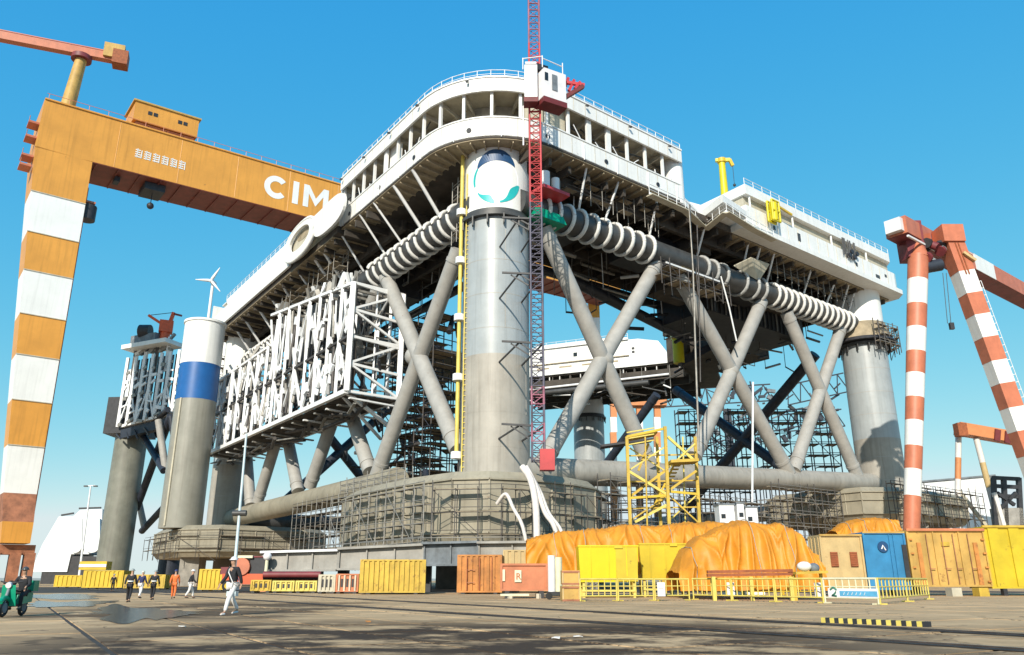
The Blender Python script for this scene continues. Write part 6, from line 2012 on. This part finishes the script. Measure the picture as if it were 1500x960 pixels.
# second, rear barrier line
rr_ = [atz(1030, 873), atz(1205, 872)]
d4 = rr_[1] - rr_[0]
pr_ = barrier_proto(d4.length / 3 - .06, 1.15, YEL, 9)
for i, lab in enumerate(('deep yellow barrier panel behind the front line, leftmost under the tarpaulin', 'deep yellow barrier panel behind the front line, in the middle under the tarpaulin', 'deep yellow barrier panel behind the front line, before the sacks')):
    place(pr_, rr_[0] + d4 * (i / 3), math.atan2(d4.y, d4.x), lab)
# banner on the white panel and small boards
ux = d.normalized()
b0_ = fl + d * (3.03 / NP) + Vector((0, -.06, 0))
t = thing('banner', 'white banner with green swirl mark and blue lettering strip tied to the barrier', 'banner', b0_)
def brd(name, u0, u1, z0, z1, m_, dy=0.0, par=None):
    return build(name, M().bar(b0_ + ux * u0 + Vector((0, dy, (z0 + z1) / 2)), b0_ + ux * u1 + Vector((0, dy, (z0 + z1) / 2)), .02, z1 - z0), m_, par or t)
brd('cloth', .12, wP - .15, .3, .72, HWHITE)
brd('blue_strip', .75, wP - .22, .36, .60, mat('banner_blue', (.10, .36, .58), .6, var=.1, scale=3), -.02)
s0 = b0_ + ux * .42 + Vector((0, -.03, .55))
build('swirl_mark', M().tube([s0 + ux * (r_ * math.cos(a_)) + Vector((0, 0, r_ * math.sin(a_))) for r_, a_ in ((.20, 2.6), (.21, 1.6), (.2, .6), (.1, -.4), (.12, -1.6), (.2, -2.2), (.24, -.9))], .045, 6), mat('swirl_green', (.03, .18, .12), .6, var=.1, scale=3), t)
for k in range(6):
    bar('letter_mark', b0_ + ux * (.95 + k * .22) + Vector((0, -.036, .42)), b0_ + ux * (1.02 + k * .22) + Vector((0, -.036, .54)), .05, HWHITE, t, .02)
for x, lab in ((969, 'small white board on the barrier near the mustard bin'), (1071, 'small white board on the barrier below the tarpaulin heap'), (1200, 'small white board on the barrier left of the banner')):
    p = atz(x, 881)
    y0 = (fl + d * ((x - 1016) / 274)).y - .09 if x > 1016 else p.y - .1
    p = Vector((at(x, 870, y0).x, y0, 0))
    t = thing('notice_board', lab, 'board', p + Vector((0, 0, .25)), 'small white boards on the barriers')
    build('panel', M().box(p + Vector((0, 0, .62)), (.42, .03, .72)), HWHITE, t)
    for k in range(3): bar('print_line', p + Vector((-.14, -.02, .8 - k * .13)), p + Vector((.13, -.02, .8 - k * .13)), .03, SALMON, t, .01)
# black and yellow striped kerb bar
a, b = atz(1206, 912), atz(1362, 919)
t = thing('striped_bar', 'low black and yellow striped bar lying on the ground before the barriers', 'bar', a)
n = 22
for i in range(n):
    p, q_ = a.lerp(b, i / n), a.lerp(b, (i + 1) / n)
    build('stripe', M().bar(p + Vector((0, 0, .065)), q_ + Vector((0, 0, .065)), .2, .13), BLACK if i % 2 else FENCEY, t)
# bits of litter
random.seed(77)
for k, (x, y, lab) in enumerate(((846, 935, 'flat white scrap of packaging lying on the wet ground'), (816, 937, 'crumpled pale wrapper on the concrete beside the white scrap'), (268, 920, 'small white scrap on the dark wet ground behind the group'), (540, 912, 'rust coloured scrap plate on the ground near the crane rail'))):
    p = atz(x, y)
    m = M()
    c = [p + Vector((rnd(-.03, .03) + math.cos(i * 1.05) * .09, math.sin(i * 1.05) * .07, .01 + rnd(0, .03))) for i in range(6)]
    m.add(c, [(0, 1, 2, 3, 4, 5)])
    m.extrude(c, Vector((0, 0, .015)))
    tag(build('litter', m, CLWHT if k != 3 else ORUST), lab, 'litter')

# ================================================================== PEOPLE
def skin_mesh(name, verts, edges, radii, material, levels=1):
    me = bpy.data.meshes.new(name)
    me.from_pydata(verts, edges, [])
    o = bpy.data.objects.new(name, me)
    COL.objects.link(o)
    sk = o.modifiers.new('skin', 'SKIN')
    sk.use_smooth_shade = True
    for i, r_ in enumerate(radii):
        rr = r_ if isinstance(r_, tuple) else (r_, r_)
        me.skin_vertices[0].data[i].radius = rr
        me.skin_vertices[0].data[i].use_root = (i == 0)
    sb = o.modifiers.new('sub', 'SUBSURF')
    sb.levels = levels
    sb.render_levels = levels
    dg = bpy.context.evaluated_depsgraph_get()
    out = bpy.data.meshes.new_from_object(o.evaluated_get(dg))
    bpy.data.objects.remove(o)
    out.materials.clear()
    out.materials.append(material)
    for p in out.polygons: p.use_smooth = True
    return out
def person(px, yfoot, h, facing, label, jacket, trousers, helmet, stride=.25, swing=.25, lean=.04, band=False, bag=False, sit=False, at_loc=None, boots=None, second_leg=None):
    """local frame: faces +Y; h standing height"""
    loc = at_loc or atz(px, yfoot)
    t = thing('person', label, 'person', loc, 'workers walking in the yard', facing, world=False)
    k = h / 1.75
    hip = .92
    ly = lean
    J = {}
    if not sit:
        for s, sg in ((-1, 1), (1, -1)):
            st = stride * sg
            J['hip', s] = (s * .09, 0, hip - .02)
            J['knee', s] = (s * .10, st * .55 + .05, hip * .53)
            J['ank', s] = (s * .10, st - (.06 if sg < 0 else 0), .10 if sg > 0 else .14)
            J['toe', s] = (s * .11, st + .17, .045 if sg > 0 else .06)
    else:
        hip = .78
        for s in (-1, 1):
            J['hip', s] = (s * .10, 0, hip - .02)
            J['knee', s] = (s * .17, .40, hip - .08)
            J['ank', s] = (s * .15, .34, .30)
            J['toe', s] = (s * .16, .52, .25)
    for s, sg in ((-1, -1), (1, 1)):
        sw = swing * sg
        J['sho', s] = (s * .19, ly * 1.0, hip + .50)
        J['elb', s] = (s * .25, ly * .6 + sw * .35, hip + .22)
        J['wri', s] = (s * .25, ly * .4 + sw * .9 + .08, hip + .02)
        if sit:
            J['elb', s] = (s * .27, .16, hip + .26)
            J['wri', s] = (s * .26, .40, hip + .20)
    V, E, Rr = [], [], []
    def av(p, r_, par=None):
        V.append(tuple(c * k for c in p))
        Rr.append(tuple(q * k for q in r_) if isinstance(r_, tuple) else r_ * k)
        if par is not None: E.append((par, len(V) - 1))
        return len(V) - 1
    pelv = av((0, 0, hip), (.13, .10))
    ch = av((0, ly * .5, hip + .22), (.125, .095), pelv)
    up = av((0, ly, hip + .46), (.14, .09), ch)
    nk = av((0, ly * 1.2, hip + .59), .052, up)
    h0 = av((0, ly * 1.3 + .015, hip + .66), (.068, .078), nk)
    h1 = av((0, ly * 1.4 + .01, hip + .76), (.078, .094), h0)
    h2 = av((0, ly * 1.4, hip + .82), (.05, .06), h1)
    nose = av((0, ly * 1.4 + .125, hip + .725), .012, h0)
    for s in (-1, 1):
        a_ = av(J['sho', s], .055, up)
        b_ = av(J['elb', s], .042, a_)
        c_ = av(J['wri', s], .028, b_)
        w_ = J['wri', s]
        pm = av((w_[0], w_[1] + .03, w_[2] - .07), (.032, .018), c_)
        for fi, (dx, dl) in enumerate(((-.028, .07), (-.01, .085), (.01, .08), (.027, .06))):
            f1 = av((w_[0] + dx * .6, w_[1] + .045 + dx * .3, w_[2] - .07 - dl * .6), .008, pm)
            av((w_[0] + dx * .6, w_[1] + .075 + dx * .3, w_[2] - .07 - dl), .007, f1)
        th_ = av((w_[0] - s * .045, w_[1] + .05, w_[2] - .08), .009, pm)
        a_ = av(J['hip', s], .088, pelv)
        b_ = av(J['knee', s], .056, a_)
        c_ = av(J['ank', s], .036, b_)
        av(J['toe', s], (.036, .026), c_)
    body = link('body', skin_mesh('body', V, E, Rr, SKIN), t)
    # jacket
    V, E, Rr = [], [], []
    p0 = av((0, .0, hip - .02), (.165, .125))
    p1 = av((0, ly * .5, hip + .22), (.155, .12), p0)
    p2 = av((0, ly, hip + .45), (.165, .112), p1)
    p3 = av((0, ly * 1.15, hip + .555), (.075, .07), p2)
    for s in (-1, 1):
        a_ = av(J['sho', s], .078, p2)
        b_ = av(J['elb', s], .062, a_)
        w_ = J['wri', s]
        e_ = J['elb', s]
        av(tuple(e_[i] + (w_[i] - e_[i]) * .93 for i in range(3)), .05, b_)
    jk = link('jacket', skin_mesh('jacket', V, E, Rr, jacket), t)
    WO[jk] = Vector((0, 0, 0))
    V, E, Rr = [], [], []
    p0 = av((0, 0, hip - .01), (.155, .12))
    for s in (-1, 1):
        a_ = av(J['hip', s], .105, p0)
        b_ = av(J['knee', s], .078, a_)
        kx, ax_ = J['knee', s], J['ank', s]
        av(tuple(kx[i] + (ax_[i] - kx[i]) * .96 for i in range(3)), .062, b_)
    link('trousers', skin_mesh('trousers', V, E, Rr, trousers), t)
    for s in (-1, 1):
        V, E, Rr = [], [], []
        an, to = J['ank', s], J['toe', s]
        a_ = av((an[0], an[1] - .03, max(.045, an[2] - .05)), (.05, .045))
        b_ = av((an[0], an[1] + .06, max(.045, an[2] - .055)), (.05, .042), a_)
        av(to, (.046, .034), b_)
        link('boot', skin_mesh('boot', V, E, Rr, boots or RUBBER), t)
    # helmet or hair
    hc_ = Vector((0, ly * 1.4 + .005, hip + .775)) * k
    m = M()
    nu, nv = 14, 5
    vs = [hc_ + Vector((.108 * k * math.cos(a) * math.cos(e), .128 * k * math.sin(a) * math.cos(e), .115 * k * math.sin(e))) for e in [math.pi / 2 * j / nv for j in range(nv + 1)] for a in [2 * math.pi * i / nu for i in range(nu)]]
    m.add(vs, [(j * nu + i, j * nu + (i + 1) % nu, (j + 1) * nu + (i + 1) % nu, (j + 1) * nu + i) for j in range(nv) for i in range(nu)], True)
    if helmet:
        m.cyl(hc_ + Vector((0, .02 * k, -.004)), hc_ + Vector((0, .02 * k, .014)), .135 * k, n=18)
        build('helmet', m, helmet, t)
    else:
        build('hair', m, HAIR, t)
    m = M()
    for s in (-1, 1): m.ball(hc_ + Vector((s * .032 * k, .094 * k, -.04 * k)), .011 * k, 6, 5)
    build('eyes', m, HAIR, t)
    if band:
        build('reflective_band', M().cyl(Vector((0, ly * .4, hip + .18)) * k, Vector((0, ly * .4, hip + .24)) * k, .178 * k, n=16), REFL, jk)
    if bag:
        build('shoulder_strap', M().tube([Vector((.14, ly - .10, hip + .53)) * k, Vector((.17, ly + .02, hip + .55)) * k, Vector((.06, ly + .14, hip + .38)) * k, Vector((-.12, .15, hip + .1)) * k, Vector((-.17, .04, hip - .02)) * k, Vector((-.1, -.13, hip + .12)) * k, Vector((.1, -.14, hip + .42)) * k, Vector((.14, ly - .10, hip + .53)) * k], .018 * k, 6), CLWHT, jk)
    return t
PI = math.pi
person(187, 883, 1.62, R(8), 'worker in black with a pale waist band walking away, leftmost of the group', CLBLK, CLBLK, mat('helmet_grey', (.30, .32, .30), .4, var=.1, scale=4), stride=.16, band=True, lean=.08)
person(204, 877, 1.62, R(-10), 'worker in navy jacket and white trousers half hidden between two workers in black', CLNAVY, CLWHT, mat('helmet_cream', (.6, .6, .5), .4, var=.1, scale=4), stride=.2)
person(222, 879.5, 1.62, R(4), 'worker in black with a white waist band, third from left in the group', CLBLK, CLBLK, MATS['helmet_grey'], stride=.14, band=True, lean=.08)
person(253, 877.5, 1.68, R(15), 'worker in bright orange overalls beside the yellow skip', CLORG, CLORG, mat('helmet_navy', (.03, .03, .12), .4, var=.1, scale=4), stride=.24)
person(277, 877, 1.70, R(-60), 'worker in black jacket with white helmet and white trousers right of the orange worker', CLBLK, CLWHT, HWHITE, stride=.22)
person(337, 901.5, 1.80, R(150), 'nearest worker with white helmet, dark jacket, white strap and white trousers striding across the yard', CLBLK, CLWHT, HWHITE, stride=.32, bag=True, boots=CLWHT)
person(164, 867, 1.65, R(20), 'distant worker in black standing before the yellow skips', CLBLK, CLBLK, MATS['helmet_grey'], stride=.08)

# motor scooter with rider at the left edge
p = atz(17, 903)
t = thing('motor_scooter', 'green motor scooter with black seat at the left edge', 'scooter', p, None, R(186), world=False)
def wheel(y):
    w_ = build('wheel', M().tube([(0, y + .23 * math.cos(2 * PI * i / 18), .27 + .23 * math.sin(2 * PI * i / 18)) for i in range(19)], .05, 7), RUBBER, t)
    build('rim', M().cyl((-.05, y, .27), (.05, y, .27), .15, n=14), STEEL, w_)
wheel(.62)
wheel(-.62)
m = M().tube([(0, .66, .42), (0, .52, .75), (0, .46, 1.0)], .05, 8)
build('fork', m, STEEL, t)
build('leg_shield', M().add([(-.24, .40, .32), (.24, .40, .32), (.20, .52, .95), (-.20, .52, .95), (-.20, .30, .30), (.20, .30, .30), (.16, .44, .95), (-.16, .44, .95)], [(0, 1, 2, 3), (7, 6, 5, 4), (0, 4, 5, 1), (1, 5, 6, 2), (2, 6, 7, 3), (3, 7, 4, 0)]), GREEN, t)
build('floor_board', M().box((0, .12, .33), (.36, .52, .07)), BLACK, t)
build('rear_body', M().add([(-.2, -.75, .42), (.2, -.75, .42), (.2, -.05, .36), (-.2, -.05, .36), (-.17, -.82, .72), (.17, -.82, .72), (.18, -.1, .68), (-.18, -.1, .68)], M.BF), GREEN, t)
build('seat', M().box((0, -.38, .745), (.28, .72, .11)), RUBBER, t)
build('handlebar', M().tube([(-.34, .36, 1.06), (-.12, .45, 1.02), (.12, .45, 1.02), (.34, .36, 1.06)], .022, 6), BLACK, t)
build('headlight', M().cyl((0, .5, .96), (0, .58, .94), .09, n=12), HWHITE, t)
build('mudguard', M().tube([(0, .9, .44), (0, .76, .55), (0, .6, .57), (0, .42, .5)], .08, 8), GREEN, t)
build('cargo_box', M().box((0, -.86, .92), (.42, .36, .34)), GREEN, t)
person(17, 903, 1.60, R(186), 'rider in black seated on the green scooter at the left edge', CLBLK, CLBLK, mat('helmet_dark', (.06, .06, .06), .3, var=.1, scale=4), sit=True, at_loc=p + Vector((.02, .32, .0)))
# small cloud wisp left out of frame; far sea-side land strip
lm = M()
hp = [(-1500, 0)]
for i in range(61): hp.append((-1500 + i * 50, 5 + 4 * noise.noise(Vector((i * .31, 2, 0)))))
hp.append((1500, 0))
A = [Vector((x, 1600, z_ - .07)) for x, z_ in hp]
lm.extrude(A, Vector((0, 60, 0)))
build('far_shore', lm, mat('far_shore_blue', (.20, .25, .28), .9, var=.1, scale=.02), kind='structure')
